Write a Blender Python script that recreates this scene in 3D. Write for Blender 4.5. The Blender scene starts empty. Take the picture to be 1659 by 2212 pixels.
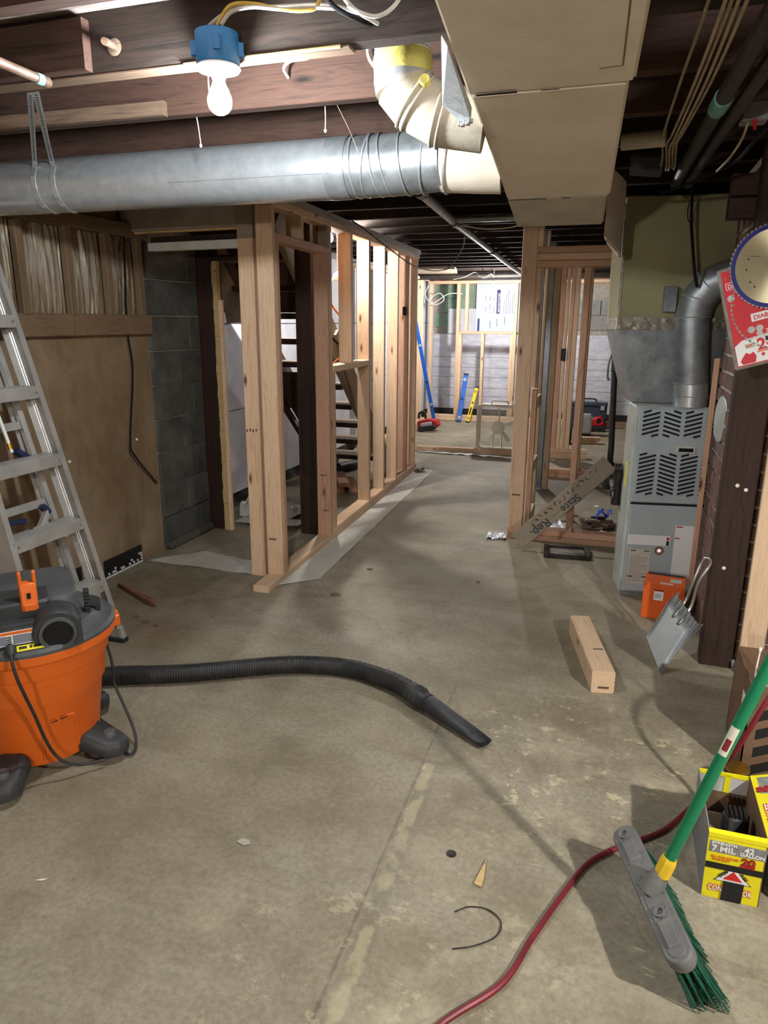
import bpy, bmesh, math, random
from mathutils import Vector, Matrix
random.seed(7)
sc = bpy.context.scene
COL = sc.collection
R_ = math.radians

# ------------------------------------------------------------------ camera
cam_d = bpy.data.cameras.new('camera')
cam_d.sensor_fit = 'HORIZONTAL'; cam_d.sensor_width = 36.0
cam_d.lens = 1540.0 / 1659.0 * 36.0
cam_d.clip_start = 0.03; cam_d.clip_end = 60
cam = bpy.data.objects.new('camera', cam_d); COL.objects.link(cam)
cam.matrix_world = Matrix(((0.951, -0.085, 0.296, 0.0), (0.308, 0.245, -0.920, 0.0),
                           (0.0059, 0.9659, 0.2588, 1.38), (0, 0, 0, 1)))
_q = cam.matrix_world.to_quaternion(); cam.matrix_world = Matrix.Translation((0, 0, 1.38)) @ _q.to_matrix().to_4x4()
sc.camera = cam

# ------------------------------------------------------------------ world, exposure
world = bpy.data.worlds.new('world'); sc.world = world; world.use_nodes = True
world.node_tree.nodes['Background'].inputs[0].default_value = (0.55, 0.6, 0.7, 1)
world.node_tree.nodes['Background'].inputs[1].default_value = 0.02
sc.view_settings.view_transform = 'Standard'; sc.view_settings.look = 'None'
sc.view_settings.gamma = 1.0; sc.view_settings.use_curve_mapping = False
sc.view_settings.exposure = 0.0
BULB_MAIN, BULB_FAR, BULB_STAIR, BULB_RIGHT, FILL_NEAR = 640.0, 1150.0, 950.0, 1750.0, 1000.0
WARM = (1.0, 0.955, 0.90); COOL = (0.90, 0.96, 1.0)

# ------------------------------------------------------------------ helpers
def lin(c):
    return tuple(((v / 255.0) / 12.92 if v / 255.0 <= 0.04045 else ((v / 255.0 + 0.055) / 1.055) ** 2.4) for v in c)

def rgba(c): return (*lin(c), 1.0)

class NT:
    def __init__(s, name):
        s.m = bpy.data.materials.new(name); s.m.use_nodes = True
        s.t = s.m.node_tree; s.b = s.t.nodes['Principled BSDF']
    def n(s, kind, **kw):
        x = s.t.nodes.new(kind)
        for k, v in kw.items():
            if k[0] == 'i' and k[1:].isdigit(): x.inputs[int(k[1:])].default_value = v
            else: setattr(x, k, v)
        return x
    def l(s, a, b): s.t.links.new(a, b)
    def coord(s, scale=(1, 1, 1), rand=False, loc=(0, 0, 0), rot=(0, 0, 0)):
        tc = s.n('ShaderNodeTexCoord'); mp = s.n('ShaderNodeMapping')
        mp.inputs['Scale'].default_value = scale; mp.inputs['Location'].default_value = loc; mp.inputs['Rotation'].default_value = rot
        if rand:
            oi = s.n('ShaderNodeObjectInfo'); mu = s.n('ShaderNodeMath', operation='MULTIPLY', i1=37.0)
            ad = s.n('ShaderNodeVectorMath', operation='ADD')
            s.l(oi.outputs['Random'], mu.inputs[0]); s.l(tc.outputs['Object'], ad.inputs[0]); s.l(mu.outputs[0], ad.inputs[1])
            s.l(ad.outputs[0], mp.inputs[0])
        else: s.l(tc.outputs['Object'], mp.inputs[0])
        return mp.outputs[0]
    def noise(s, v, scale, detail=5, rough=.6, dist=0):
        x = s.n('ShaderNodeTexNoise'); x.inputs['Scale'].default_value = scale; x.inputs['Detail'].default_value = detail
        x.inputs['Roughness'].default_value = rough; x.inputs['Distortion'].default_value = dist
        s.l(v, x.inputs['Vector']); return x.outputs['Fac']
    def ramp(s, f, stops):
        x = s.n('ShaderNodeValToRGB'); e = x.color_ramp.elements
        e[0].position, e[0].color = stops[0][0], stops[0][1]; e[1].position, e[1].color = stops[-1][0], stops[-1][1]
        for p, c in stops[1:-1]:
            k = e.new(p); k.color = c
        s.l(f, x.inputs[0]); return x.outputs[0]
    def mix(s, f, a, b, mode='MIX'):
        x = s.n('ShaderNodeMix', data_type='RGBA', blend_type=mode)
        for sock, v in ((x.inputs[0], f), (x.inputs[6], a), (x.inputs[7], b)):
            if hasattr(v, 'links'): s.l(v, sock)
            else: sock.default_value = v
        return x.outputs[2]
    def math(s, op, a, b=None, clamp=False):
        x = s.n('ShaderNodeMath', operation=op); x.use_clamp = clamp
        for i, v in enumerate((a, b)):
            if v is None: continue
            if hasattr(v, 'links'): s.l(v, x.inputs[i])
            else: x.inputs[i].default_value = v
        return x.outputs[0]
    def bump(s, h, strength, dist=.01):
        x = s.n('ShaderNodeBump'); x.inputs['Strength'].default_value = strength; x.inputs['Distance'].default_value = dist
        s.l(h, x.inputs['Height']); s.l(x.outputs[0], s.b.inputs['Normal'])
    def col(s, c):
        if hasattr(c, 'links'): s.l(c, s.b.inputs['Base Color'])
        else: s.b.inputs['Base Color'].default_value = c
    def fin(s, rough=.6, metal=0.0, spec=.5):
        s.b.inputs['Roughness'].default_value = rough; s.b.inputs['Metallic'].default_value = metal
        s.b.inputs['Specular IOR Level'].default_value = spec
        return s.m

def mat(name, c, c2=None, scale=6, rough=.6, metal=0.0, bump=0.0, bscale=None, stretch=(1, 1, 1), spec=.5, rand=False, lo=.35, hi=.68):
    k = NT(name)
    if c2 is None and not bump: k.col(rgba(c))
    else:
        v = k.coord(stretch, rand)
        f = k.noise(v, scale, 6, .65)
        k.col(k.ramp(f, [(lo, rgba(c)), (hi, rgba(c2 or c))]))
        if bump: k.bump(k.noise(v, bscale or scale * 4, 5) if bscale else f, bump)
    return k.fin(rough, metal, spec)

def wood(name, light, dark, knots=True, rough=.72, ring=9.0, knotcol=(96, 56, 30)):
    """Sawn timber: grain runs along each board's own X axis; every board is offset by its own random number."""
    k = NT(name)
    v = k.coord((1, 1, 1), True)
    mp = k.n('ShaderNodeMapping'); mp.inputs['Scale'].default_value = (1.1, 16, 16); k.l(v, mp.inputs[0])
    g = k.noise(mp.outputs[0], ring * .5, 4, .6, .8)
    mp2 = k.n('ShaderNodeMapping'); mp2.inputs['Scale'].default_value = (2.5, 90, 90); k.l(v, mp2.inputs[0])
    fine = k.noise(mp2.outputs[0], 3, 3, .6)
    oi = k.n('ShaderNodeObjectInfo')
    base = k.ramp(g, [(.3, rgba(dark)), (.5, rgba(light)), (.62, rgba([(a + b) / 2 for a, b in zip(light, dark)])), (.75, rgba(light))])
    base = k.mix(k.math('MULTIPLY', fine, .35), base, rgba(dark))
    hs = k.n('ShaderNodeHueSaturation'); k.l(base, hs.inputs['Color'])
    vr = k.n('ShaderNodeMapRange'); vr.inputs[3].default_value = .8; vr.inputs[4].default_value = 1.12
    k.l(oi.outputs['Random'], vr.inputs[0]); k.l(vr.outputs[0], hs.inputs['Value'])
    base = hs.outputs[0]
    if knots:
        mp3 = k.n('ShaderNodeMapping'); mp3.inputs['Scale'].default_value = (3.0, 9.5, 9.5); k.l(v, mp3.inputs[0])
        vo = k.n('ShaderNodeTexVoronoi'); vo.inputs['Scale'].default_value = 1.0; k.l(mp3.outputs[0], vo.inputs['Vector'])
        kf = k.ramp(vo.outputs['Distance'], [(.04, (1, 1, 1, 1)), (.075, (.55, .55, .55, 1)), (.13, (0, 0, 0, 1))])
        base = k.mix(kf, base, rgba(knotcol))
    k.col(base); k.bump(fine, .12, .002)
    return k.fin(rough, 0, .3)

def emit(name, c, s):
    k = NT(name); k.b.inputs['Base Color'].default_value = (1, 1, 1, 1)
    k.b.inputs['Emission Color'].default_value = (*c, 1); k.b.inputs['Emission Strength'].default_value = s
    return k.m

def wm(o):
    m = o.matrix_basis.copy()
    while o.parent: o = o.parent; m = o.matrix_basis @ m
    return m

def tag(o, label=None, cat=None, group=None, kind=None):
    if label: o['label'] = label
    if cat: o['category'] = cat
    if group: o['group'] = group
    if kind: o['kind'] = kind
    return o

def thing(name, loc, label, cat, group=None, rz=0, kind=None):
    o = bpy.data.objects.new(name, None); COL.objects.link(o)
    o.empty_display_size = .05
    o.matrix_basis = Matrix.Translation(loc) @ Matrix.Rotation(rz, 4, 'Z')
    return tag(o, label, cat, group, kind)

def link(name, me, parent=None, M=None, label=None):
    o = bpy.data.objects.new(name, me); COL.objects.link(o)
    M = M or Matrix.Identity(4)
    if parent is not None:
        o.parent = parent; o.matrix_basis = wm(parent).inverted() @ M
    else: o.matrix_basis = M
    if label: o['label'] = label
    return o

def axes(x, up=None):
    x = Vector(x).normalized(); up = Vector(up or (0, 0, 1))
    if abs(x.dot(up.normalized())) > .98: up = Vector((0, 1, 0)) if abs(x.y) < .9 else Vector((1, 0, 0))
    y = up.cross(x).normalized(); z = x.cross(y).normalized()
    return x, y, z

def frame(o, x, y, z):
    return Matrix(((x[0], y[0], z[0], o[0]), (x[1], y[1], z[1], o[1]), (x[2], y[2], z[2], o[2]), (0, 0, 0, 1)))

class MB:
    """collects shapes in world space and links them as ONE mesh object"""
    def __init__(s): s.v = []; s.f = []; s.mi = []; s.cur = 0
    def add(s, vs, fs):
        b = len(s.v); s.v += [Vector(p) for p in vs]
        for f in fs: s.f.append([b + i for i in f]); s.mi.append(s.cur)
        return s
    def m(s, i): s.cur = i; return s
    def box(s, lo, hi):
        (a, b, c), (d, e, f) = lo, hi
        return s.add([(a, b, c), (d, b, c), (d, e, c), (a, e, c), (a, b, f), (d, b, f), (d, e, f), (a, e, f)],
                     [(0, 3, 2, 1), (4, 5, 6, 7), (0, 1, 5, 4), (1, 2, 6, 5), (2, 3, 7, 6), (3, 0, 4, 7)])
    def obox(s, c, hx, hy, hz, x, y, z):
        c, x, y, z = map(Vector, (c, x, y, z))
        vs = [c + x * i * hx + y * j * hy + z * k * hz for k in (-1, 1) for j in (-1, 1) for i in (-1, 1)]
        return s.add(vs, [(0, 2, 3, 1), (4, 5, 7, 6), (0, 1, 5, 4), (2, 6, 7, 3), (0, 4, 6, 2), (1, 3, 7, 5)])
    def bar(s, a, b, w, t, up=None):
        a, b = Vector(a), Vector(b); x, y, z = axes(b - a, up)
        return s.obox((a + b) / 2, (b - a).length / 2, w / 2, t / 2, x, y, z)
    def tube(s, pts, r, n=8, caps=True, closed=False):
        pts = [Vector(p) for p in pts]; rs = r if isinstance(r, (list, tuple)) else [r] * len(pts)
        b = len(s.v); N = len(pts); up = None
        for i, p in enumerate(pts):
            d = (pts[(i + 1) % N] - pts[i - 1]) if (closed or 0 < i < N - 1) else (pts[min(i + 1, N - 1)] - pts[max(i - 1, 0)])
            if d.length < 1e-9: d = Vector((0, 0, 1))
            d.normalize()
            if up is None: _, y, z = axes(d)
            else:
                y = (up - d * up.dot(d))
                y = y.normalized() if y.length > 1e-6 else axes(d)[1]
                z = d.cross(y)
            up = y
            for k in range(n):
                a = 2 * math.pi * k / n
                s.v.append(p + (y * math.cos(a) + z * math.sin(a)) * rs[i])
        for i in range(N if closed else N - 1):
            j = (i + 1) % N
            for k in range(n):
                k2 = (k + 1) % n
                s.f.append([b + i * n + k, b + i * n + k2, b + j * n + k2, b + j * n + k]); s.mi.append(s.cur)
        if caps and not closed:
            s.f.append([b + k for k in range(n)][::-1]); s.mi.append(s.cur)
            s.f.append([b + (N - 1) * n + k for k in range(n)]); s.mi.append(s.cur)
        return s
    def cyl(s, a, b, r, r2=None, n=16): return s.tube([a, b], [r, r if r2 is None else r2], n)
    def lathe(s, c, axis, prof, n=24, arc=None):
        """prof: (radius, height along axis); axis direction"""
        c = Vector(c); x, y, z = axes(axis)
        b = len(s.v)
        for r, h in prof:
            for k in range(n):
                a = 2 * math.pi * k / n
                s.v.append(c + x * h + (y * math.cos(a) + z * math.sin(a)) * r)
        for i in range(len(prof) - 1):
            for k in range(n):
                k2 = (k + 1) % n
                s.f.append([b + i * n + k, b + i * n + k2, b + (i + 1) * n + k2, b + (i + 1) * n + k]); s.mi.append(s.cur)
        if prof[0][0] > 1e-5: s.f.append([b + k for k in range(n)][::-1]); s.mi.append(s.cur)
        if prof[-1][0] > 1e-5: s.f.append([b + (len(prof) - 1) * n + k for k in range(n)]); s.mi.append(s.cur)
        return s
    def prism(s, poly, ext):
        poly = [Vector(p) for p in poly]; e = Vector(ext); n = len(poly)
        fs = [list(range(n))[::-1], [n + i for i in range(n)]] + [[i, (i + 1) % n, n + (i + 1) % n, n + i] for i in range(n)]
        return s.add(poly + [p + e for p in poly], fs)
    def loft(s, rings, caps=True):
        n = len(rings[0]); vs = [p for r in rings for p in r]; fs = []
        for i in range(len(rings) - 1):
            for k in range(n):
                k2 = (k + 1) % n; fs.append([i * n + k, i * n + k2, (i + 1) * n + k2, (i + 1) * n + k])
        if caps: fs.append(list(range(n))[::-1]); fs.append([(len(rings) - 1) * n + k for k in range(n)])
        return s.add(vs, fs)
    def grid(s, fn, nu, nv):
        vs = [fn(i / nu, j / nv) for j in range(nv + 1) for i in range(nu + 1)]
        return s.add(vs, [[j * (nu + 1) + i, j * (nu + 1) + i + 1, (j + 1) * (nu + 1) + i + 1, (j + 1) * (nu + 1) + i] for j in range(nv) for i in range(nu)])
    def build(s, name, mats, parent=None, M=None, smooth=True, bevel=0.0, label=None, origin=None, solid=0.0, local=False, angle=35, seg=1):
        me = bpy.data.meshes.new(name)
        if parent is not None:
            if M is None: M = wm(parent)
            base = M
        else: base = Matrix.Translation(origin) if origin is not None else Matrix.Identity(4)
        inv = base.inverted()
        me.from_pydata([p if local else inv @ p for p in s.v], [], s.f)
        for mm in (mats if isinstance(mats, (list, tuple)) else [mats]): me.materials.append(mm)
        me.polygons.foreach_set('material_index', s.mi)
        bm = bmesh.new(); bm.from_mesh(me)
        if solid:
            bmesh.ops.solidify(bm, geom=bm.faces[:], thickness=solid)
        bmesh.ops.recalc_face_normals(bm, faces=bm.faces[:])
        if bevel:
            ed = [e for e in bm.edges if len(e.link_faces) == 2 and e.calc_face_angle(0) > .6]
            bmesh.ops.bevel(bm, geom=ed, offset=bevel, segments=seg, affect='EDGES', clamp_overlap=True)
        bm.to_mesh(me); bm.free()
        if smooth:
            me.polygons.foreach_set('use_smooth', [True] * len(me.polygons)); me.set_sharp_from_angle(angle=R_(angle))
        me.update()
        return link(name, me, parent, base, label)

def board(name, a, b, w, t, m, parent=None, up=None, label=None, ch=.003):
    """sawn board from a to b (world): w across (side axis), t along the 'up' axis; own local X runs along the grain"""
    a, b = Vector(a), Vector(b); x, y, z = axes(b - a, up); L = (b - a).length
    c = min(ch, t * .3, w * .3); hw, ht = w / 2, t / 2
    prof = [(-hw + c, -ht), (hw - c, -ht), (hw, -ht + c), (hw, ht - c), (hw - c, ht), (-hw + c, ht), (-hw, ht - c), (-hw, -ht + c)]
    vs = [(X, p, q) for X in (0, L) for p, q in prof]
    fs = [list(range(8))[::-1], list(range(8, 16))] + [[i, (i + 1) % 8, 8 + (i + 1) % 8, 8 + i] for i in range(8)]
    me = bpy.data.meshes.new(name); me.from_pydata(vs, [], fs); me.materials.append(m); me.update()
    bm = bmesh.new(); bm.from_mesh(me); bmesh.ops.recalc_face_normals(bm, faces=bm.faces[:]); bm.to_mesh(me); bm.free()
    return link(name, me, parent, frame(a, x, y, z), label)

def text(body, o, x, y, size, m, parent, name='lettering', align='LEFT', bold=0.0, sx=1.0, lift=.0006, depth=.0003):
    """flat print: baseline starts at o and runs along x, letters stand along y"""
    x = Vector(x).normalized(); y = Vector(y); y = (y - x * y.dot(x)).normalized(); z = x.cross(y)
    cu = bpy.data.curves.new(name, 'FONT'); cu.body = body; cu.size = size; cu.align_x = align; cu.extrude = depth; cu.offset = bold
    cu.space_line = .85
    cu.materials.append(m)
    tmp = bpy.data.objects.new(name, cu); COL.objects.link(tmp)
    me = bpy.data.meshes.new_from_object(tmp, preserve_all_data_layers=False, depsgraph=bpy.context.evaluated_depsgraph_get())
    bpy.data.objects.remove(tmp); bpy.data.curves.remove(cu)
    me.materials.clear(); me.materials.append(m)
    o2 = bpy.data.objects.new(name, me); COL.objects.link(o2)
    M = frame(Vector(o) + z * lift, x * sx, y, z)
    o2.parent = parent; o2.matrix_basis = wm(parent).inverted() @ M
    return o2

def decal(name, o, x, y, w, h, m, parent, t=.0008, label=None, lift=0.0):
    """thin sticker: corner o, extends w along x and h along y, thickness t outwards"""
    x = Vector(x).normalized(); y = Vector(y); y = (y - x * y.dot(x)).normalized(); z = x.cross(y)
    c = Vector(o) + x * w / 2 + y * h / 2 + z * (t / 2 + lift)
    return MB().obox(c, w / 2, h / 2, t / 2, x, y, z).build(name, m, parent, smooth=False, label=label)

def bez(pts, n=8):
    """smooth path through points (Catmull-Rom)"""
    P = [Vector(p) for p in pts]; P = [P[0] * 2 - P[1]] + P + [P[-1] * 2 - P[-2]]; out = []
    for i in range(1, len(P) - 2):
        for k in range(n):
            t = k / n
            out.append(.5 * ((2 * P[i]) + (P[i + 1] - P[i - 1]) * t + (2 * P[i - 1] - 5 * P[i] + 4 * P[i + 1] - P[i + 2]) * t * t + (3 * P[i] - P[i - 1] - 3 * P[i + 1] + P[i + 2]) * t ** 3))
    out.append(P[-2]); return out

# ------------------------------------------------------------------ materials
M = {}
M['fresh'] = wood('fresh_fir', (215, 184, 154), (184, 145, 112))
M['fresh2'] = wood('fresh_spruce', (222, 195, 164), (198, 162, 128))
M['pink'] = wood('pinkish_fir', (206, 166, 138), (176, 128, 100))
M['dirtywood'] = wood('weathered_board', (160, 146, 128), (124, 106, 88))
M['joist'] = wood('old_joist', (78, 55, 45), (46, 33, 27), True, .8, 8, (26, 18, 14))
M['joistdark'] = wood('shade_dark_joist', (48, 37, 33), (24, 19, 17), False, .85)  # lack of light on the far joists put into a darker colour
M['subfloor'] = wood('subfloor_plank', (176, 164, 156), (116, 102, 94), True, .85)
M['dark'] = wood('dark_old_timber', (64, 45, 35), (33, 24, 19), False, .75)
M['redbrown'] = wood('red_brown_timber', (70, 42, 36), (42, 26, 22), False, .6)
M['roughwood'] = wood('rough_edge', (196, 172, 122), (160, 128, 80))
M['ladder'] = mat('aluminium', (204, 202, 198), (172, 170, 166), 5, .36, .6, .02, 60)
M['galv'] = mat('galvanised_steel', (204, 208, 212), (184, 189, 194), 26, .30, .7, .03, 30)
M['galv2'] = mat('dull_galvanised', (158, 162, 164), (116, 120, 122), 12, .45, .6, .05, 30)
M['foil'] = mat('foil_tape', (172, 166, 154), (128, 120, 108), 30, .42, .8, .3, 40)
M['ductpaint'] = mat('painted_duct_wrap', (222, 212, 196), (204, 191, 173), 3.0, .8, 0, .12, 22)
M['ductwhite'] = mat('white_duct_wrap', (188, 180, 164), (166, 157, 142), 7, .8, 0, .2, 25)
M['paper'] = mat('torn_white_wrap', (205, 210, 214), (170, 176, 182), 9, .75, 0, .2, 20)
M['yellowtape'] = mat('yellow_tape', (196, 186, 96), (160, 148, 74), 20, .6, 0, .4, 26)
M['furn'] = mat('furnace_enamel', (176, 186, 188), (160, 170, 173), 4, .42, 0, .02, 90)
M['furnside'] = mat('furnace_side_enamel', (174, 180, 176), (146, 148, 138), 4, .5, 0, .04, 30)
M['plenum'] = mat('olive_plenum', (146, 141, 104), (124, 119, 84), 2.5, .75, 0, .1, 14)
M['black'] = mat('black', (16, 16, 17), None, rough=.6)
M['hole'] = mat('dark_cavity', (7, 7, 8), None, rough=.9)
M['iron'] = mat('black_iron_pipe', (58, 52, 48), (36, 32, 30), 25, .55, .5, .1, 60)
M['vacdark'] = mat('vac_charcoal_plastic', (62, 65, 68), (84, 85, 84), 7, .52, 0, .05, 120)
M['vacdark2'] = mat('vac_black_plastic', (38, 40, 42), (52, 53, 54), 9, .55, 0, .05, 120)
M['orange'] = mat('orange_plastic', (222, 104, 24), (206, 94, 22), 5, .45, 0, .04, 150)
M['orangecard'] = mat('orange_card', (226, 96, 22), (206, 82, 16), 6, .55)
M['rubber'] = mat('black_rubber', (26, 26, 27), (44, 43, 42), 30, .6, 0, .05, 60)
M['hose'] = mat('black_hose', (36, 36, 37), (58, 57, 55), 9, .5)
M['white'] = mat('white_print', (232, 232, 230), None, rough=.5)
M['offwhite'] = mat('label_paper', (206, 202, 184), (190, 186, 166), 30, .6)
M['red'] = mat('red_print', (200, 30, 34), None, rough=.5)
M['darkprint'] = mat('dark_print', (28, 26, 28), None, rough=.6)
M['stamp'] = mat('lumber_stamp_ink', (70, 46, 34), None, rough=.8)
M['blue'] = mat('blue_box_plastic', (36, 112, 170), (30, 98, 152), 8, .5)
M['porcelain'] = mat('porcelain', (228, 228, 222), (214, 212, 206), 10, .35)
M['cable_w'] = mat('white_cable', (206, 206, 200), (180, 178, 168), 20, .5)
M['cable_y'] = mat('yellow_cable', (216, 192, 90), (200, 172, 76), 20, .5)
M['cable_b'] = mat('black_cable', (22, 22, 24), None, rough=.85, spec=.15)
M['cable_beige'] = mat('beige_cable', (168, 150, 122), (140, 122, 98), 20, .6)
M['copper'] = mat('copper_pipe', (164, 138, 122), (128, 100, 84), 14, .42, .75, .05, 40)
M['verdigris'] = mat('verdigris', (110, 160, 150), (80, 120, 112), 40, .7, 0, .2, 40)
M['cord_red'] = mat('dark_red_cord', (122, 28, 40), (92, 22, 32), 12, .45)
M['broomgreen'] = mat('green_handle', (18, 118, 78), (14, 104, 68), 8, .3)
M['bristle'] = mat('green_bristle', (20, 92, 70), (12, 62, 48), 60, .55)
M['broomgrey'] = mat('dusty_grey_plastic', (92, 94, 95), (118, 116, 111), 10, .7, 0, .15, 60)
M['yellow'] = mat('yellow_plastic', (228, 192, 40), (214, 178, 40), 12, .45)
M['boxyellow'] = mat('yellow_card', (238, 226, 24), (226, 212, 20), 6, .5)
M['boxgrey'] = mat('grey_card_print', (110, 112, 114), (150, 150, 150), 60, .5)
M['cardboard'] = mat('brown_cardboard', (120, 92, 68), (100, 76, 56), 10, .8)
M['cardin'] = mat('grey_card_inside', (196, 196, 190), (178, 176, 170), 10, .7)
M['dustpan'] = mat('dustpan_steel', (124, 128, 130), (108, 112, 114), 8, .5, .5, .02, 20)
M['steel'] = mat('bright_steel', (200, 200, 198), (170, 170, 168), 10, .25, .9)
M['packred'] = mat('red_pack_card', (206, 34, 48), (192, 30, 44), 8, .45)
M['packgrey'] = mat('clear_pack_edge', (150, 146, 138), (120, 116, 108), 20, .25)
M['ringblue'] = mat('blue_blade_rim', (18, 28, 120), (14, 22, 104), 10, .4)
M['bulbblue'] = mat('blue_lens', (60, 90, 190), None, rough=.4)
M['leveblue'] = mat('blue_level', (34, 104, 208), (28, 94, 196), 10, .4)
M['levelyellow'] = mat('yellow_level', (240, 208, 20), None, rough=.4)
M['toolred'] = mat('tool_red', (178, 30, 34), (150, 24, 28), 10, .5)
M['toolbox'] = mat('navy_toolbox', (44, 58, 72), (34, 46, 58), 10, .55)
M['silver'] = mat('silver_grey', (176, 178, 180), (150, 152, 154), 10, .45, .3)
M['fan'] = mat('dusty_fan_white', (220, 214, 198), (190, 182, 164), 10, .6)
M['fanwire'] = mat('fan_wire', (206, 200, 186), None, rough=.5, metal=.3)
M['metalstud'] = mat('metal_stud', (170, 178, 184), (140, 148, 156), 8, .35, .85)
M['plastic'] = mat('milky_sheet', (196, 194, 184), (170, 168, 156), 5, .45, 0, .25, 12)
M['clearsheet'] = mat('crinkled_clear_sheet', (206, 210, 214), (160, 164, 170), 30, .25, 0, .6, 30)
M['whitecloth'] = mat('white_poly_sheet', (206, 206, 202), (176, 176, 170), 6, .5, 0, .3, 10)
M['foam'] = mat('white_foam_board', (208, 210, 218), (186, 188, 198), 5, .6, 0, .12, 30, (1, 1, 1))
M['foamfilm'] = mat('foil_faced_foam', (210, 212, 222), (176, 178, 190), 8, .4, .15, .25, 12, (1, 1, 3))
M['print_lilac'] = mat('lilac_print_board', (202, 214, 232), (192, 204, 224), 4, .55)
M['navyprint'] = mat('navy_print', (52, 48, 110), None, rough=.6)
M['greyprint'] = mat('grey_print', (120, 124, 140), None, rough=.6)
M['paleprint'] = mat('pale_print', (170, 186, 206), None, rough=.6)
M['dimple'] = mat('black_dimple_sheet', (24, 24, 25), (36, 36, 36), 30, .5)
M['plasterwhite'] = mat('white_overspray', (214, 212, 204), None, rough=.8)
M['greenblock'] = mat('green_painted_block', (132, 158, 138), (112, 138, 118), 7, .7, 0, .15, 30)
M['mortar'] = mat('mortar', (176, 170, 160), (146, 140, 130), 18, .9, 0, .3, 30)
M['brick'] = mat('sooty_brick', (120, 88, 76), (82, 64, 58), 16, .85, 0, .35, 40, rand=True)
M['graybeam'] = mat('painted_grey_beam', (178, 168, 160), (156, 144, 134), 5, .75, 0, .15, 20)
M['whitetrim'] = mat('white_painted_trim', (220, 220, 215), (200, 198, 190), 8, .6, 0, .05, 20)
M['ledred'] = emit('red_indicator', (1, .15, .2), 6.0)
M['glue'] = mat('adhesive_blob', (224, 216, 196), None, rough=.6)
M['yellowlabel'] = mat('yellow_label', (222, 214, 40), None, rough=.5)
M['tanrag'] = mat('cobweb_lint', (190, 180, 160), None, rough=.9)

# ================================================================== lights (lamp builders)
def bulb_shape(c, down=(0, 0, -1), s=1.0):
    """A19 bulb: neck at c, glass hanging along 'down'"""
    prof = [(.0125, 0), (.013, .012), (.017, .026), (.025, .042), (.0305, .058), (.031, .068), (.028, .08), (.02, .09), (.010, .0955), (0.0001, .097)]
    return MB().lathe(c, down, [(r * s, h * s) for r, h in prof], 20)

def bulb_mat(name, power, c):
    # power: watts given off by the whole glass; radiance = P / (pi * area)
    return emit(name, c, power / (math.pi * .0125))

def point_lamp(c, label, cat, power, color, group=None, cord=True, shade=False, size=1.0):
    t = thing('light_bulb', c, label, cat, group)
    bulb_shape(c, s=size).build('glass', bulb_mat('bulb_glow', power * .1 / size ** 2, color), t)
    MB().cyl((c[0], c[1], c[2] + .03), c, .014, .013, 14).cyl((c[0], c[1], c[2] + .045), (c[0], c[1], c[2] + .03), .017, .017, 14).build('socket', M['porcelain'], t)
    if shade: MB().lathe((c[0], c[1], c[2] + .045), (0, 0, -1), [(.018, 0), (.024, .004), (.05, .03), (.10, .085), (.125, .135), (.128, .137), (.124, .137), (.098, .087), (.046, .033), (.016, .008)], 32).build('reflector', M['steel'], t, label='added metal hood shielding the ceiling from the lamp')  # hood added to keep the lamp's light off the joists
    if cord: MB().tube([(c[0], c[1], c[2] + .04), (c[0] + .004, c[1], 2.0)], .004, 6).build('cord', M['cable_w'], t)
    return t

# main bulb on the first joist: blue junction box, porcelain holder, bulb
bx = Vector((-.985, 1.728, 0))
t = thing('ceiling_light', (bx.x, bx.y, 1.985), 'lit bare bulb in white porcelain holder under the blue box on the nearest joist', 'light')
bulb_shape((bx.x, bx.y, 1.958), s=.95).build('bulb', bulb_mat('bulb_glow_main', BULB_MAIN * .1, COOL), t)
MB().lathe((bx.x, bx.y, 1.972), (0, 0, -1), [(.052, 0), (.054, .004), (.050, .009), (.022, .012), (.0175, .018), (.0165, .026), (.0135, .027)], 28).build('lamp_holder', M['porcelain'], t)
mb = MB().lathe((bx.x, bx.y, 1.972), (0, 0, 1), [(.05, 0), (.052, .004), (.052, .072), (.046, .072), (.046, .01)], 28)
for a in (0.4, 2.1, 3.6, 5.2):
    mb.obox((bx.x + .055 * math.cos(a), bx.y + .055 * math.sin(a), 1.978 + .03), .008, .008, .016, (math.cos(a), math.sin(a), 0), (-math.sin(a), math.cos(a), 0), (0, 0, 1))
mb.build('junction_box', M['blue'], t, bevel=.0015)
mb = MB()
for a in (0.9, 4.0): mb.cyl((bx.x + .036 * math.cos(a), bx.y + .036 * math.sin(a), 1.982), (bx.x + .036 * math.cos(a), bx.y + .036 * math.sin(a), 1.976), .004, .004, 8)
mb.build('screw', M['steel'], t)
MB().tube([(bx.x - .022, bx.y - .012, 1.978), (bx.x - .0225, bx.y - .012, 1.95), (bx.x - .022, bx.y - .012, 1.915)], .0015, 6).build('pull_chain', M['steel'], t)

point_lamp((-1.525, 9.0, 1.80), 'lit bare bulb hanging from its wires in the far room', 'light', BULB_FAR, (1.0, .97, .95), 'bare bulbs', size=1.35)
bpy.data.objects['light_bulb']['group'] = 'bare bulbs'
point_lamp((-1.95, 4.79, 1.985), 'bright bare bulb glimpsed between studs over the stairs', 'light', BULB_STAIR, (1.0, .97, .94), 'bare bulbs')
point_lamp((1.45, .70, 1.72), 'lamp with added ceiling-shielding hood on the right side of the basement', 'light', BULB_RIGHT, WARM, None, shade=True)
point_lamp((-.6, -1.6, 1.62), 'added fill bulb on a long cord behind the camera, out of view', 'light', FILL_NEAR, WARM, 'bare bulbs')  # unseen fill lamp, added to brighten surfaces facing the camera

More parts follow.
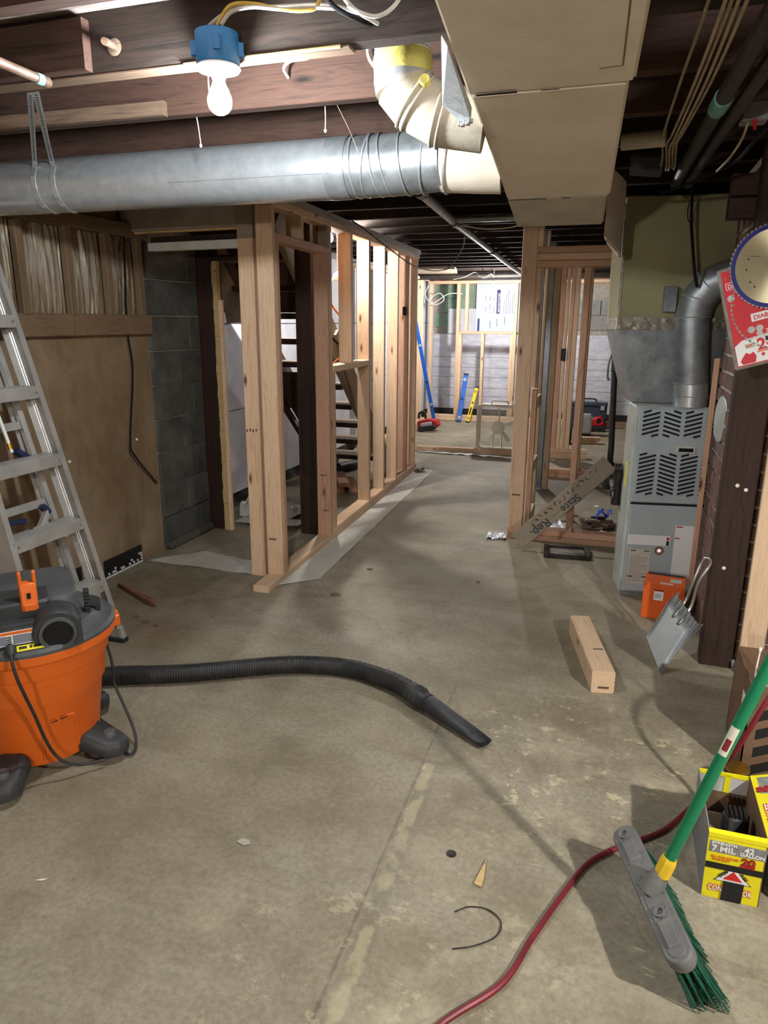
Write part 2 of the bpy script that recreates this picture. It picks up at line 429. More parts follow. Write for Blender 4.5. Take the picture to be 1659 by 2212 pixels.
# ================================================================== setting
def floor_mat():
    k = NT('concrete_floor'); v = k.coord()
    big = k.noise(v, .9, 6, .62); mid = k.noise(v, 4.5, 8, .7); fine = k.noise(v, 60, 6, .7); stretch = k.noise(k.coord((.5, 2.2, 1)), 2.2, 5, .6)
    base = k.ramp(big, [(.3, rgba((133, 122, 100))), (.5, rgba((151, 142, 121))), (.7, rgba((166, 159, 141)))])
    base = k.mix(k.math('MULTIPLY', k.ramp(mid, [(.42, (0, 0, 0, 1)), (.68, (1, 1, 1, 1))]), .7), base, rgba((110, 100, 80)))
    base = k.mix(k.math('MULTIPLY', k.ramp(stretch, [(.5, (0, 0, 0, 1)), (.75, (1, 1, 1, 1))]), .4), base, rgba((178, 172, 156)))
    base = k.mix(k.math('MULTIPLY', k.ramp(fine, [(.38, (1, 1, 1, 1)), (.6, (0, 0, 0, 1))]), .42), base, rgba((100, 93, 80)))
    sep = k.n('ShaderNodeSeparateXYZ'); tc = k.n('ShaderNodeTexCoord'); k.l(tc.outputs['Object'], sep.inputs[0])
    X, Y = sep.outputs[0], sep.outputs[1]
    def line(x0, x1_, y0, y1, half, wob, wscale, edge):
        """mask of a trowelled strip from (x0,y0) to (x1,y1)"""
        sl = (x1_ - x0) / (y1 - y0)
        cx = k.math('ADD', k.math('MULTIPLY', k.math('SUBTRACT', Y, y0), sl), x0)
        w = k.math('MULTIPLY', k.math('SUBTRACT', k.noise(v, wscale, 5, .7), .5), wob)
        d = k.math('ADD', k.math('ABSOLUTE', k.math('SUBTRACT', X, cx)), w)
        m = k.math('SUBTRACT', 1.0, k.math('DIVIDE', k.math('SUBTRACT', d, half), edge, True), True)
        inside = k.math('MULTIPLY', k.math('GREATER_THAN', Y, y0), k.math('LESS_THAN', Y, y1))
        return k.math('MULTIPLY', m, inside)
    # filler along the old joint, pale scabs of old paint to the right of it
    filler = k.math('MULTIPLY', line(-.428, -.473, .6, 2.12, .012, .06, 14, .008), k.ramp(k.noise(v, 6, 6, .7), [(.46, (0, 0, 0, 1)), (.54, (1, 1, 1, 1))]))
    base = k.mix(k.math('MULTIPLY', filler, .75), base, rgba((190, 180, 142)))
    band = line(-.425, -.468, .4, 2.2, .02, .05, 9, .01)
    base = k.mix(k.math('MULTIPLY', band, .38), base, rgba((112, 108, 96)))
    joint = line(-.46, -.50, -1.0, 2.5, .0, .02, 20, .006)
    base = k.mix(k.math('MULTIPLY', joint, .55), base, rgba((84, 78, 66)))
    def zone(cx, cy, r, soft):
        dx = k.math('SUBTRACT', X, cx); dy = k.math('SUBTRACT', Y, cy)
        d = k.math('SQRT', k.math('ADD', k.math('MULTIPLY', dx, dx), k.math('MULTIPLY', dy, dy)))
        return k.math('SUBTRACT', 1.0, k.math('DIVIDE', k.math('SUBTRACT', d, r), soft, True), True)
    scab = k.ramp(k.noise(k.coord((1, 1.3, 1), loc=(3.1, .2, 0)), 9.5, 10, .78), [(.56, (0, 0, 0, 1)), (.60, (1, 1, 1, 1))])
    z1 = k.math('MAXIMUM', zone(.02, 2.1, .28, .3), k.math('MULTIPLY', zone(-.35, 1.1, .3, .3), .5))
    base = k.mix(k.math('MULTIPLY', k.math('MULTIPLY', scab, z1), .75), base, rgba((200, 190, 156)))
    blot = k.ramp(k.noise(k.coord(loc=(.4, 1.2, 0)), 3.4, 8, .72), [(.5, (0, 0, 0, 1)), (.66, (1, 1, 1, 1))])
    base = k.mix(k.math('MULTIPLY', k.math('MULTIPLY', blot, k.math('MAXIMUM', zone(.12, 2.0, .3, .5), zone(-.3, 1.1, .2, .5))), .5), base, rgba((190, 182, 156)))
    rust = zone(-1.88, 2.52, .05, .22)
    base = k.mix(k.math('MULTIPLY', k.math('MULTIPLY', rust, k.noise(v, 14, 4)), .7), base, rgba((104, 70, 44)))
    dirt = zone(-2.2, 3.0, .25, .5)
    base = k.mix(k.math('MULTIPLY', k.math('MULTIPLY', dirt, k.noise(v, 9, 5)), .8), base, rgba((86, 70, 52)))
    vo = k.n('ShaderNodeTexVoronoi', feature='DISTANCE_TO_EDGE'); vo.inputs['Scale'].default_value = .45
    wv = k.n('ShaderNodeVectorMath', operation='ADD'); nz = k.n('ShaderNodeTexNoise'); nz.inputs['Scale'].default_value = 3.5; nz.inputs['Detail'].default_value = 6
    sc_ = k.n('ShaderNodeVectorMath', operation='SCALE'); sc_.inputs['Scale'].default_value = .25
    k.l(v, nz.inputs['Vector']); k.l(nz.outputs['Color'], sc_.inputs[0]); k.l(v, wv.inputs[0]); k.l(sc_.outputs[0], wv.inputs[1]); k.l(wv.outputs[0], vo.inputs['Vector'])
    crack = k.ramp(vo.outputs['Distance'], [(.0008, (1, 1, 1, 1)), (.003, (0, 0, 0, 1))])
    base = k.mix(k.math('MULTIPLY', crack, .22), base, rgba((90, 84, 72)))
    specks = k.ramp(k.noise(v, 110, 2, .5), [(.74, (0, 0, 0, 1)), (.77, (1, 1, 1, 1))])
    base = k.mix(k.math('MULTIPLY', specks, .5), base, rgba((70, 62, 50)))
    k.col(base)
    h = k.math('ADD', k.math('MULTIPLY', mid, .5), k.math('MULTIPLY', fine, .25)); k.bump(k.math('SUBTRACT', h, k.math('MULTIPLY', crack, .4)), .18, .01)
    return k.fin(.68, 0, .35)

fl = MB().box((-4.2, -3.0, -.15), (3.0, 11.3, 0)).build('floor', floor_mat(), smooth=False, origin=(0, 0, 0))
tag(fl, 'stained grey concrete basement floor with cracks and trowelled patches', 'floor', kind='structure')

# ---- ceiling: subfloor slab, planks near the camera, every joist
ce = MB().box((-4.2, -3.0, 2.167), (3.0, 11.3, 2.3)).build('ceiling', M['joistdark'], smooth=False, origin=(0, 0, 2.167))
tag(ce, 'dark underside of the floor above with its planks and joists', 'ceiling', kind='structure')
y = -.35; i = 0
while y < 4.1:
    w = random.uniform(.075, .1)
    board('plank', (-3.0, y + w / 2, 2.156 - random.uniform(0, .004)), (2.4, y + w / 2, 2.156 - random.uniform(0, .004)), w - .007, .022, M['subfloor'], ce)
    y += w; i += 1
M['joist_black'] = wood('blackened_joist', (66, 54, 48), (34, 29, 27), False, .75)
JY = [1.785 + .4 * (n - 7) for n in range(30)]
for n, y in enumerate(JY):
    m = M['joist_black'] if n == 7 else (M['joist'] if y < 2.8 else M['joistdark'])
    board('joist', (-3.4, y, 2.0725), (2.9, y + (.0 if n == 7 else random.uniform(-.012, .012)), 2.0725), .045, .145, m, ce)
board('sistered_board', (-3.0, 2.145, 2.022), (-1.42, 2.15, 2.018), .03, .042, wood('dull_board', (112, 92, 76), (82, 66, 54)), ce)
board('blocking', (-2.6, 1.748, 2.062), (-1.375, 1.748, 2.062), .03, .12, M['joist'], ce, label='brown block nailed to the sooty nearest joist')
board('nailer_strip', (-2.4, 1.785, 1.9965), (-.66, 1.785, 1.9965), .047, .007, bpy.data.materials['dull_board'], ce, label='thin batten under the nearest joist')
board('nailer_strip', (-1.1, 1.763, 1.997), (-.68, 1.763, 1.997), .012, .008, M['roughwood'], ce, label='pale edge strip under the nearest joist')

# ---- left wall
def plaster_mat():
    k = NT('stained_plaster'); v = k.coord()
    a = k.noise(v, 1.7, 7, .65); b = k.noise(k.coord((1, 1.6, .5)), 3.0, 7, .7); c = k.noise(v, 40, 4)
    base = k.ramp(a, [(.3, rgba((116, 95, 70))), (.5, rgba((136, 116, 92))), (.7, rgba((152, 136, 115)))])
    base = k.mix(k.math('MULTIPLY', k.ramp(b, [(.45, (0, 0, 0, 1)), (.7, (1, 1, 1, 1))]), .6), base, rgba((92, 69, 45)))
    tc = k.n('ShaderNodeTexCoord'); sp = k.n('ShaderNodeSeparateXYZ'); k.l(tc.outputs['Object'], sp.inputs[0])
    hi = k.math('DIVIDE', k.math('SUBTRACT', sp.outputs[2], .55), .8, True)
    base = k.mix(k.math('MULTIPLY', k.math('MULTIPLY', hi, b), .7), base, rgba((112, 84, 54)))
    vo = k.n('ShaderNodeTexVoronoi', feature='DISTANCE_TO_EDGE'); vo.inputs['Scale'].default_value = 1.3
    ad = k.n('ShaderNodeVectorMath', operation='ADD'); nz = k.n('ShaderNodeTexNoise'); nz.inputs['Scale'].default_value = 3
    k.l(v, nz.inputs['Vector']); k.l(v, ad.inputs[0]); k.l(nz.outputs['Color'], ad.inputs[1]); k.l(ad.outputs[0], vo.inputs['Vector'])
    base = k.mix(k.math('MULTIPLY', k.ramp(vo.outputs['Distance'], [(.001, (1, 1, 1, 1)), (.005, (0, 0, 0, 1))]), .14), base, rgba((70, 52, 36)))
    k.col(base); k.bump(k.math('ADD', a, k.math('MULTIPLY', c, .25)), .25, .02)
    return k.fin(.85, 0, .25)
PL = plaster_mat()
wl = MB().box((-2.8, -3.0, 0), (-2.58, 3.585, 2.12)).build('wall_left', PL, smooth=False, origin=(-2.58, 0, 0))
tag(wl, 'left foundation wall in stained tan plaster behind the ladder', 'wall', kind='structure')
def insul_mat():
    k = NT('plastic_over_fiberglass'); v = k.coord((1, 9, .8)); a = k.noise(v, 5, 7, .7, .6); b = k.noise(k.coord(), 2.2, 4)
    c1 = k.ramp(b, [(.35, rgba((104, 80, 50))), (.65, rgba((134, 118, 98)))])
    base = k.mix(k.ramp(a, [(.54, (0, 0, 0, 1)), (.70, (1, 1, 1, 1))]), c1, rgba((222, 214, 188)))  # pale streaks paint in the shine of the plastic
    k.col(base); k.bump(a, .5, .02); return k.fin(.28, 0, .6)
IN = insul_mat()
mb = MB()
M['ledge'] = wood('painted_ledge', (124, 102, 80), (98, 76, 54), False)
def batt(y0, y1):
    def fn(u, w):
        yy = y0 + (y1 - y0) * u; zz = 1.405 + (1.80 - 1.405) * w
        e = math.sin(math.pi * u) ** .5 * math.sin(math.pi * min(1, w * 1.02)) ** .4 if 0 < u < 1 and 0 < w < 1 else 0
        return (-2.574 + .012 * e + .006 * math.sin(yy * 90 + zz * 7) * e + .004 * math.sin(yy * 170 + 2 * zz), yy, zz)
    o = MB().grid(fn, 26, 10); return o.build('insulation_batt', IN, wl)
edges = [2.05, 2.35, 2.66, 2.96, 3.24, 3.50]
for y0, y1 in zip(edges[:-1], edges[1:]): batt(y0 + .02, y1 - .02)
for y in edges: board('batten', (-2.55, y, 1.40), (-2.55, y, 1.81), .042, .035, M['ledge'], wl, up=(1, 0, 0))
board('top_rail', (-2.55, 1.2, 1.835), (-2.55, 3.575, 1.835), .05, .07, M['ledge'], wl, up=(0, 0, 1))
board('ledge_board', (-2.56, 1.2, 1.352), (-2.56, 2.95, 1.352), .04, .105, M['ledge'], wl)
board('ledge_board', (-2.56, 2.955, 1.352), (-2.56, 3.575, 1.352), .04, .105, M['ledge'], wl)
# wall of dark blocks behind the corner
wb = MB().box((-2.8, 3.587, 0), (-2.585, 4.12, 2.0)).build('wall_left_rear', M['mortar'], smooth=False, origin=(-2.6, 3.85, 0))
tag(wb, 'short run of sooty grey concrete block behind the plastered wall corner', 'wall', kind='structure')
blk = mat('sooty_block', (92, 90, 82), (58, 58, 54), 6, .9, 0, .4, 26, rand=True)
for r in range(10):
    z0 = .005 + r * .2
    cuts = [3.59, 3.86, 4.115] if r % 2 else [3.59, 3.99, 4.115]
    for a, b in zip(cuts[:-1], cuts[1:]):
        if z0 + .19 < 1.99:
            j = random.uniform(0, .006)
            MB().box((-2.6, a + .004, z0), (-2.572 + j, b - .004, z0 + .192)).build('block', blk, wb, bevel=.004)
MB().box((-2.6, 3.6, 0), (-2.53, 4.1, .05)).build('footing', blk, wb, bevel=.012)
# foam-lined wall along the stairs and on to the far room
wf = MB().box((-2.9, 4.13, 0), (-2.72, 11.3, 2.1)).build('wall_left_far', M['mortar'], smooth=False, origin=(-2.72, 6, 0))
tag(wf, 'long left wall lined with white foam board by the stairs', 'wall', kind='structure')
for r, (z0, z1) in enumerate(((.115, .73), (.735, 1.35), (1.355, 1.95))):
    yy = 4.2
    while yy < 10.4:
        ln = 2.4 if r != 1 else 1.9
        MB().box((-2.72, yy, z0), (-2.68, min(yy + ln, 10.9) - .006, z1)).build('foam_panel', M['foam'], wf, bevel=.003)
        yy += ln
MB().grid(lambda u, w: (-2.70 + .01 * math.sin(u * 150) * (1 if 0 < w < 1 else 0), 4.2 + 6.5 * u, .02 + .1 * w), 300, 3).build('dimple_membrane', M['dimple'], wf)

# ---- far wall
w2 = MB().box((-4.2, 10.8, 0), (3.0, 11.0, 2.1)).build('wall_far', M['mortar'], smooth=False, origin=(0, 10.8, 0))
tag(w2, 'far foundation wall with green blocks and pale foam boards', 'wall', kind='structure')
for r, z0 in enumerate((1.30, 1.505, 1.71)):
    x0 = -2.78 + (.2 if r % 2 else 0)
    while x0 < -2.1:
        MB().box((x0, 10.77, z0), (min(x0 + .39, -2.1), 10.80, z0 + .195)).build('block', M['greenblock'], w2, bevel=.004)
        x0 += .4
gb = mat('grey_block', (150, 150, 146), (124, 124, 120), 6, .9, 0, .3, 26)
for r, z0 in enumerate((1.27, 1.475)):
    x0 = -.9 + (.2 if r else 0)
    while x0 < 1.2:
        MB().box((x0, 10.765, z0), (x0 + .39, 10.80, z0 + .195)).build('block', gb, w2, bevel=.004); x0 += .4
for z0, z1 in ((.1, .292), (.295, .413), (.416, .573), (.576, .712), (.715, .864), (.867, 1.2)):
    for x0, x1 in ((-2.7, -1.42), (-1.417, .46), (.463, 2.2)):
        MB().box((x0, 10.72, z0), (x1, 10.765, z1)).build('foam_panel', M['foamfilm'], w2, bevel=.003)
MB().box((-2.47, 10.70, 1.205), (-2.03, 10.74, 1.56)).build('foam_panel', M['foam'], w2, bevel=.003)
MB().box((-2.7, 10.73, .0), (2.2, 10.75, .115)).build('dimple_membrane', M['dimple'], w2)
board('rim_joist', (-2.7, 10.76, 1.97), (2.4, 10.76, 1.97), .05, .15, M['pink'], w2)
# printed foam sheet in the window bay, lettering turned upright
pf = MB().box((-2.05, 10.68, 1.23), (-.95, 10.72, 1.98)).build('printed_foam_panel', M['print_lilac'], w2, bevel=.003, label='printed pale blue foam sheet in the framed opening')
def ftext(s, x, z, size, m='greyprint', b=0): text(s, (x, 10.68, z), (0, 0, 1), (-1, 0, 0), size, M[m], pf, bold=b)
decal('print_band', (-1.70, 10.68, 1.49), (0, 0, 1), (-1, 0, 0), .33, .05, M['navyprint'], pf)
ftext('ADVANTAGES', -1.705, 1.505, .042, 'white', .0006)
for i, (a, b) in enumerate((('1 inch', 'R-6.0'), ('1 ½ inch', 'R-8.6'), ('2 inch', 'R-10.1'))):
    ftext(a, -1.90 + i * .062, 1.50, .034, 'greyprint', .0005); ftext(b, -1.90 + i * .062, 1.67, .034, 'greyprint', .0005)
for i in range(7):
    decal('print_line', (-1.64 + i * .03, 10.68, 1.49), (0, 0, 1), (-1, 0, 0), .2 + .07 * (i * 7 % 3), .006, M['greyprint'], pf)
decal('print_band', (-1.275, 10.68, 1.25), (0, 0, 1), (-1, 0, 0), .70, .15, M['paleprint'], pf)
for i in range(5): decal('print_line', (-1.3 - i * .022, 10.6788, 1.28), (0, 0, 1), (-1, 0, 0), .17, .004, M['greyprint'], pf)
ftext('E S', -1.29, 1.72, .06, 'greyprint', .001)
decal('print_band', (-1.99, 10.68, 1.24), (0, 0, 1), (-1, 0, 0), .18, .03, M['navyprint'], pf)
for i, x in enumerate((-1.83, -1.73, -1.62)): decal('print_line', (x, 10.68, 1.28 + i * .03), (0, 0, 1), (-1, 0, 0), .11, .01, M['greyprint'], pf)
decal('print_band', (-1.0, 10.68, 1.5), (0, 0, 1), (-1, 0, 0), .33, .06, M['navyprint'], pf)

# ---- right and near walls (mostly outside the frame)
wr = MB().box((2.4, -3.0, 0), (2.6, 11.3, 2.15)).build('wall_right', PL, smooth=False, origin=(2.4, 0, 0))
tag(wr, 'right foundation wall beyond the furnace', 'wall', kind='structure')
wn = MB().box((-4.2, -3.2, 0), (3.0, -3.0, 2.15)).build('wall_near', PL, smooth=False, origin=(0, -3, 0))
tag(wn, 'near basement wall behind the camera', 'wall', kind='structure')

# ================================================================== left stud wall
PA = R_(2.25); PB = Vector((-1.639, 3.14, 0))
PU = Vector((-math.sin(PA), math.cos(PA), 0)); PV = Vector((math.cos(PA), math.sin(PA), 0))
def LP(u, v, z): return PB + PU * u + PV * v + Vector((0, 0, z))     # v=0 is the corridor face, negative goes to the stairs
sw = thing('stud_wall', (PB.x, PB.y, 0), 'long new stud wall with a doorway opening left of the corridor', 'wall frame')
W = .089; F1, F2, PK = M['fresh'], M['fresh2'], M['pink']
def lst(name, u0, z0, z1, m=F1, th=.038, v0=-W, v1=0.0, label=None):
    v = (v0 + v1) / 2
    return board(name, LP(u0 + th / 2, v, z0), LP(u0 + th / 2, v, z1), v1 - v0, th, m, sw, up=PU, label=label)
def lho(name, u0, u1, z, th=.038, m=F1, v0=-W, v1=0.0, label=None):
    v = (v0 + v1) / 2
    return board(name, LP(u0, v, z + th / 2), LP(u1, v, z + th / 2), v1 - v0, th, m, sw, label=label)
lho('bottom_plate', 0, 3.36, 0, m=F2)
lho('bottom_plate', 1.0, 3.36, .039, .03, m=F1)
lho('top_plate', .19, 3.36, 1.914, m=F1); lho('top_plate', .16, 3.40, 1.953, m=M['dirtywood'])
lst('king_stud', .185, .038, 1.914, F1); lst('jack_stud', .224, .038, 1.757, PK)
lho('header', .224, 1.0, 1.757, m=PK); lst('cripple_stud', .56, 1.796, 1.914, F2)
lst('jack_stud', .955, .038, 1.757, PK); lst('king_stud', .995, .069, 1.914, F1)
lst('cripple_stud', .955, 1.796, 1.914, M['dirtywood'])
lho('sill', 1.035, 1.83, 1.07, .04, m=F2, v1=.002); lst('cripple_stud', 1.04, .069, 1.07, F1)
lst('stud', 1.40, 1.11, 1.914, F2, label='stud standing on the short sill')
for u, m in ((1.80, F1), (2.20, F2), (2.60, F1), (2.96, PK), (3.27, F1)): lst('stud', u, .069, 1.914, m)
ob = MB().obox(LP(2.95, -.03, 1.463), .03, .012, .035, PU, PV, (0, 0, 1)).build('outlet_box', M['black'], sw, bevel=.003, label='small black electrical box')
for u, z, v in ((.18, .235, -.05), (.952, .43, -.045), (.952, .20, -.03)):
    for i in range(5):
        decal('stamp', LP(u, v - .022 + i * .009, z), PV, (0, 0, 1), .006, .008, M['stamp'], sw, t=.0004)
decal('stamp', LP(.952, -.035, .19), PV, (0, 0, 1), .002, .17, M['stamp'], sw, t=.0004)
# free standing post in front of the doorway corner
t = thing('stud_post', (-1.80, 3.385, 0), 'knotty new two-by-four upright in front of the left wall frame, gap beside it', 'lumber')
board('stud', (-1.818, 3.385, 0), (-1.818, 3.385, 1.771), .086, .038, F1, t, up=(0, 1, 0))
for i in range(4): decal('stamp', (-1.853 + .018 * i, 3.3645, .805 + .004 * (i % 2)), (1, 0, 0), (0, 0, 1), .007, .016, M['stamp'], t, t=.0004)
board('stub', (-1.82, 3.39, 1.772), (-1.82, 3.39, 1.995), .088, .04, M['dirtywood'], t, up=(0, 1, 0), label='weathered grey block on top of the new upright')
# old painted beam over the stair opening
t = thing('wall_beam', (-2.2, 3.5, 1.83), 'grey painted beam with peeling lower edge over the dark stair opening', 'beam', kind='structure')
board('beam', (-2.58, 3.46, 1.915), (-1.855, 3.40, 1.915), .04, .165, M['graybeam'], t, up=(0, 0, 1))
board('cleat', (-2.58, 3.475, 1.826), (-1.855, 3.415, 1.826), .03, .012, M['roughwood'], t)
board('lintel', (-2.44, 3.50, 1.79), (-1.86, 3.44, 1.79), .04, .03, M['dark'], t)
board('lintel', (-2.44, 3.47, 1.752), (-1.86, 3.41, 1.752), .04, .042, M['whitetrim'], t, label='white painted board under the beam')

# ---- old timbers at the stair opening
t = thing('old_jamb', (-2.52, 4.15, 0), 'red-brown timber jamb, right half coloured as shadow, beside the sooty block wall', 'post')
board('jamb', (-2.555, 4.15, 0), (-2.555, 4.15, 1.76), .065, .05, M['redbrown'], t, up=(0, 1, 0))
board('header', (-2.60, 4.15, 1.88), (-2.42, 4.15, 1.88), .05, .235, M['dark'], t)  # dark filler board added so the gap above the jamb stays black
board('jamb', (-2.49, 4.14, 0), (-2.49, 4.14, 1.76), .07, .05, M['dark'], t, up=(0, 1, 0))  # dark board stands for the shadow on the jamb's right half
t = thing('rough_panel_edge', (-2.44, 4.12, 0), 'pale rough-sawn board edge standing right of the dark jamb', 'board')
rng = random.Random(3); prof = []
for i in range(41):
    z = 1.73 * i / 40; prof.append((z, rng.uniform(-.004, .004)))
L = [(-2.457 + d, 4.105, z) for z, d in prof]; Rr = [(-2.424, 4.105, z) for z, d in prof]
mb = MB()
for i in range(40): mb.add([L[i], Rr[i], Rr[i + 1], L[i + 1]] + [Vector(p) + Vector((0, .04, 0)) for p in (L[i], Rr[i], Rr[i + 1], L[i + 1])], [(0, 1, 2, 3), (4, 7, 6, 5), (0, 4, 5, 1), (1, 5, 6, 2), (2, 6, 7, 3), (3, 7, 4, 0)])
mb.build('strip', M['roughwood'], t)
board('strip', (-2.412, 4.12, 0), (-2.412, 4.12, 1.50), .024, .03, M['fresh2'], t, up=(0, 1, 0))
t = thing('old_post', (-1.87, 4.24, 0), 'dark old square post standing inside the new doorway', 'post')
board('shaft', (-1.87, 4.24, 0), (-1.87, 4.24, 2.0), .085, .09, M['dark'], t, up=(0, 1, 0))
board('side_board', (-1.925, 4.25, .0), (-1.925, 4.25, 2.0), .024, .1, M['redbrown'], t, up=(0, 1, 0))
board('cap_board', (-1.87, 4.19, .42), (-1.87, 4.19, .95), .07, .012, M['dark'], t, up=(0, 1, 0))

# ---- open stairs rising towards the camera
t = thing('staircase', (-2.2, 6.1, 0), 'open wooden stairs with shade-darkened edges rising behind the left stud wall', 'stairs')
S0, S1 = Vector((0, 6.2, .06)), Vector((0, 4.02, 1.975))
for x in (-2.50, -1.96):
    a = S0 + Vector((x, .03, -.03)); b = S1 + Vector((x, 0, 0)); d = (b - a)
    board('stringer', a, b, .04, .2, M['dark'] if x < -2 else M['dirtywood'], t, up=(0, .66, .75))
for i in range(10):
    z = .205 + .172 * i; y = 6.0 - .195 * i
    tr = board('tread', (-2.48, y, z), (-1.98, y, z), .235, .036, M['dirtywood'], t)
    board('edge_shade', (-2.48, y - .118, z - .004), (-1.98, y - .118, z - .004), .006, .036, M['dark'], tr)  # dark strip paints the shade on the tread edge facing the camera
MB().prism([(-2.455, 4.18, 1.77), (-2.455, 4.62, 1.36), (-2.455, 4.26, 1.36), (-2.455, 4.18, 1.58)], (.015, 0, 0)).build('side_panel', mat('stained_panel', (120, 104, 88), (96, 80, 64), 6, .8), t)
MB().box((-2.675, 4.60, 1.43), (-1.94, 4.615, 1.99)).build('end_panel', M['dark'], t)
MB().box((-2.47, 4.02, 1.80), (-1.98, 4.04, 1.99)).build('end_panel', M['dark'], t)
board('brace', (-1.93, 4.86, 1.30), (-1.93, 5.62, .30), .02, .06, M['dirtywood'], t, up=(0, .8, .6), label='grey diagonal brace')
MB().box((-2.40, 4.62, .78), (-2.12, 4.64, 1.03)).build('riser_panel', M['dark'], t)
board('bracket', (-2.30, 4.55, .95), (-2.06, 4.60, .55), .03, .06, M['redbrown'], t, up=(0, 1, 0))
t = thing('stair_post', (-2.22, 5.02, 0), 'short new stud beside the dark post seen through the doorway', 'lumber')
board('stud', (-2.165, 4.92, 0), (-2.165, 4.92, .66), .06, .038, F2, t, up=(0, 1, 0))

# ---- things on the floor by the stairs
offc = [((-2.11, 5.34, .02), (-2.34, 5.86, .02)), ((-2.0, 5.42, .02), (-2.24, 5.88, .02)), ((-2.09, 5.40, .06), (-2.30, 5.83, .06)), ((-2.30, 5.36, .02), (-2.52, 5.74, .02))]
for i, (a, b) in enumerate(offc):
    t = thing('lumber_offcut', a, ['pinkish lumber offcut lying lowest left in the pile by the stairs', 'lumber offcut lying on the floor right of the pile by the stairs', 'lumber offcut lying on top of the pile by the stairs', 'lumber offcut half hidden at the back of the pile by the stairs'][i], 'lumber', 'lumber offcuts piled by the stairs')
    board('lumber', a, b, .089, .038, PK, t)
def sheet(name, pts, m, label, cat, lump=.0, nu=10, nv=4, seed=1, z=.002, kind=None, group=None, jag=.0):
    """thin sheet on the floor through a quad of corners (a,b,c,d)"""
    a, b, c, d = [Vector((*p, 0)) if len(p) == 2 else Vector(p) for p in pts]; r = random.Random(seed)
    hs = [[r.random() * lump for _ in range(nu + 1)] for _ in range(nv + 1)]
    js = [r.uniform(-jag, jag) for _ in range(nu + 1)]; js2 = [r.uniform(-jag, jag) for _ in range(nu + 1)]
    def fn(u, w):
        p = a.lerp(b, u).lerp(d.lerp(c, u), w); i, j = round(u * nu), round(w * nv)
        n = (d - a).normalized()
        return p + Vector((0, 0, z + hs[j][i])) + n * ((js[i] if j == 0 else 0) + (js2[i] if j == nv else 0))
    o = MB().grid(fn, nu, nv).build(name, m, None, solid=.0012, origin=tuple(a), angle=60)
    return tag(o, label, cat, group, kind)
sheet('poly_strip', ((-1.66, 3.24), (-1.78, 6.55), (-1.60, 6.50), (-1.47, 3.42)), M['plastic'], 'milky plastic strip along the foot of the left stud wall', 'plastic sheet', .002, 40, 3, 2, jag=.006)
sheet('poly_strip', ((-1.90, 6.60), (-1.77, 6.55), (-1.63, 6.44), (-1.72, 6.36)), M['whitecloth'], 'crumpled plastic corner at the far end of the left stud wall', 'plastic sheet', .05, 6, 4, 3)
sheet('poly_strip', ((-2.56, 3.38), (-1.85, 3.36), (-1.90, 3.56), (-2.33, 3.64)), M['plastic'], 'flat plastic strip on the floor left of the two-by-four upright', 'plastic sheet', .004, 16, 3, 4, jag=.008)
sheet('poly_strip', ((-2.05, 7.50), (-.55, 7.43), (-.55, 7.36), (-2.0, 7.40)), M['whitecloth'], 'white plastic edge under the floor plate before the fan', 'plastic sheet', .012, 24, 2, 5, jag=.01)
sheet('clear_sheet', ((-.74, 4.60), (-.62, 4.60), (-.605, 4.49), (-.735, 4.46)), M['clearsheet'], 'crinkled clear plastic scrap at the foot of the corridor corner post', 'plastic sheet', .016, 14, 8, 6, jag=.012)
sheet('clear_sheet', ((-.46, 5.05), (-.25, 5.02), (-.24, 4.66), (-.48, 4.66)), M['clearsheet'], 'crinkled clear plastic behind the leaning lettered board', 'plastic sheet', .03, 12, 8, 7)
sheet('white_sheet', ((-2.62, 4.66), (-2.0, 4.72), (-2.02, 4.46), (-2.52, 4.42)), M['whitecloth'], 'white sheet heaped on the floor inside the stair doorway', 'plastic sheet', .10, 14, 6, 8)
sheet('grey_sheet', ((-2.44, 4.34), (-1.98, 4.40), (-1.98, 4.24), (-2.44, 4.20)), M['cardin'], 'flat grey sheet on the floor at the stair opening', 'plastic sheet', .004, 8, 3, 9, z=.03)

# ================================================================== right stud wall (corridor corner to furnace)
t = thing('stud_wall', (-.56, 4.56, 0), 'new stud wall from the corridor corner post to the furnace', 'wall frame')
for z in (0, .039): board('bottom_plate', (-.606, 4.585, z + .019), (.075, 4.585, z + .019), .089, .038, PK, t)
board('post', (-.561, 4.561, .077), (-.561, 4.561, 1.99), .09, .038, F1, t, up=(0, 1, 0))
board('post', (-.561, 4.60, .077), (-.561, 4.60, 1.99), .09, .038, F2, t, up=(0, 1, 0))
board('jack_stud', (-.4995, 4.561, .986), (-.4995, 4.561, 1.69), .031, .038, F1, t, up=(0, 1, 0))
board('king_stud', (-.4995, 4.561, 1.81), (-.4995, 4.561, 1.99), .031, .038, F2, t, up=(0, 1, 0))
for i in range(3): board('header', (-.515, 4.585, 1.712 + i * .04), (.075, 4.585, 1.712 + i * .04), .089, .038, PK if i != 1 else F1, t)
board('stud', (-.217, 4.585, .077), (-.217, 4.585, 1.69), .038, .089, PK, t, up=(0, 1, 0))
for i in range(5): decal('stamp', (-.588 + i * .011, 4.542, .29), (1, 0, 0), (0, 0, 1), .008, .012, M['stamp'], t, t=.0004)
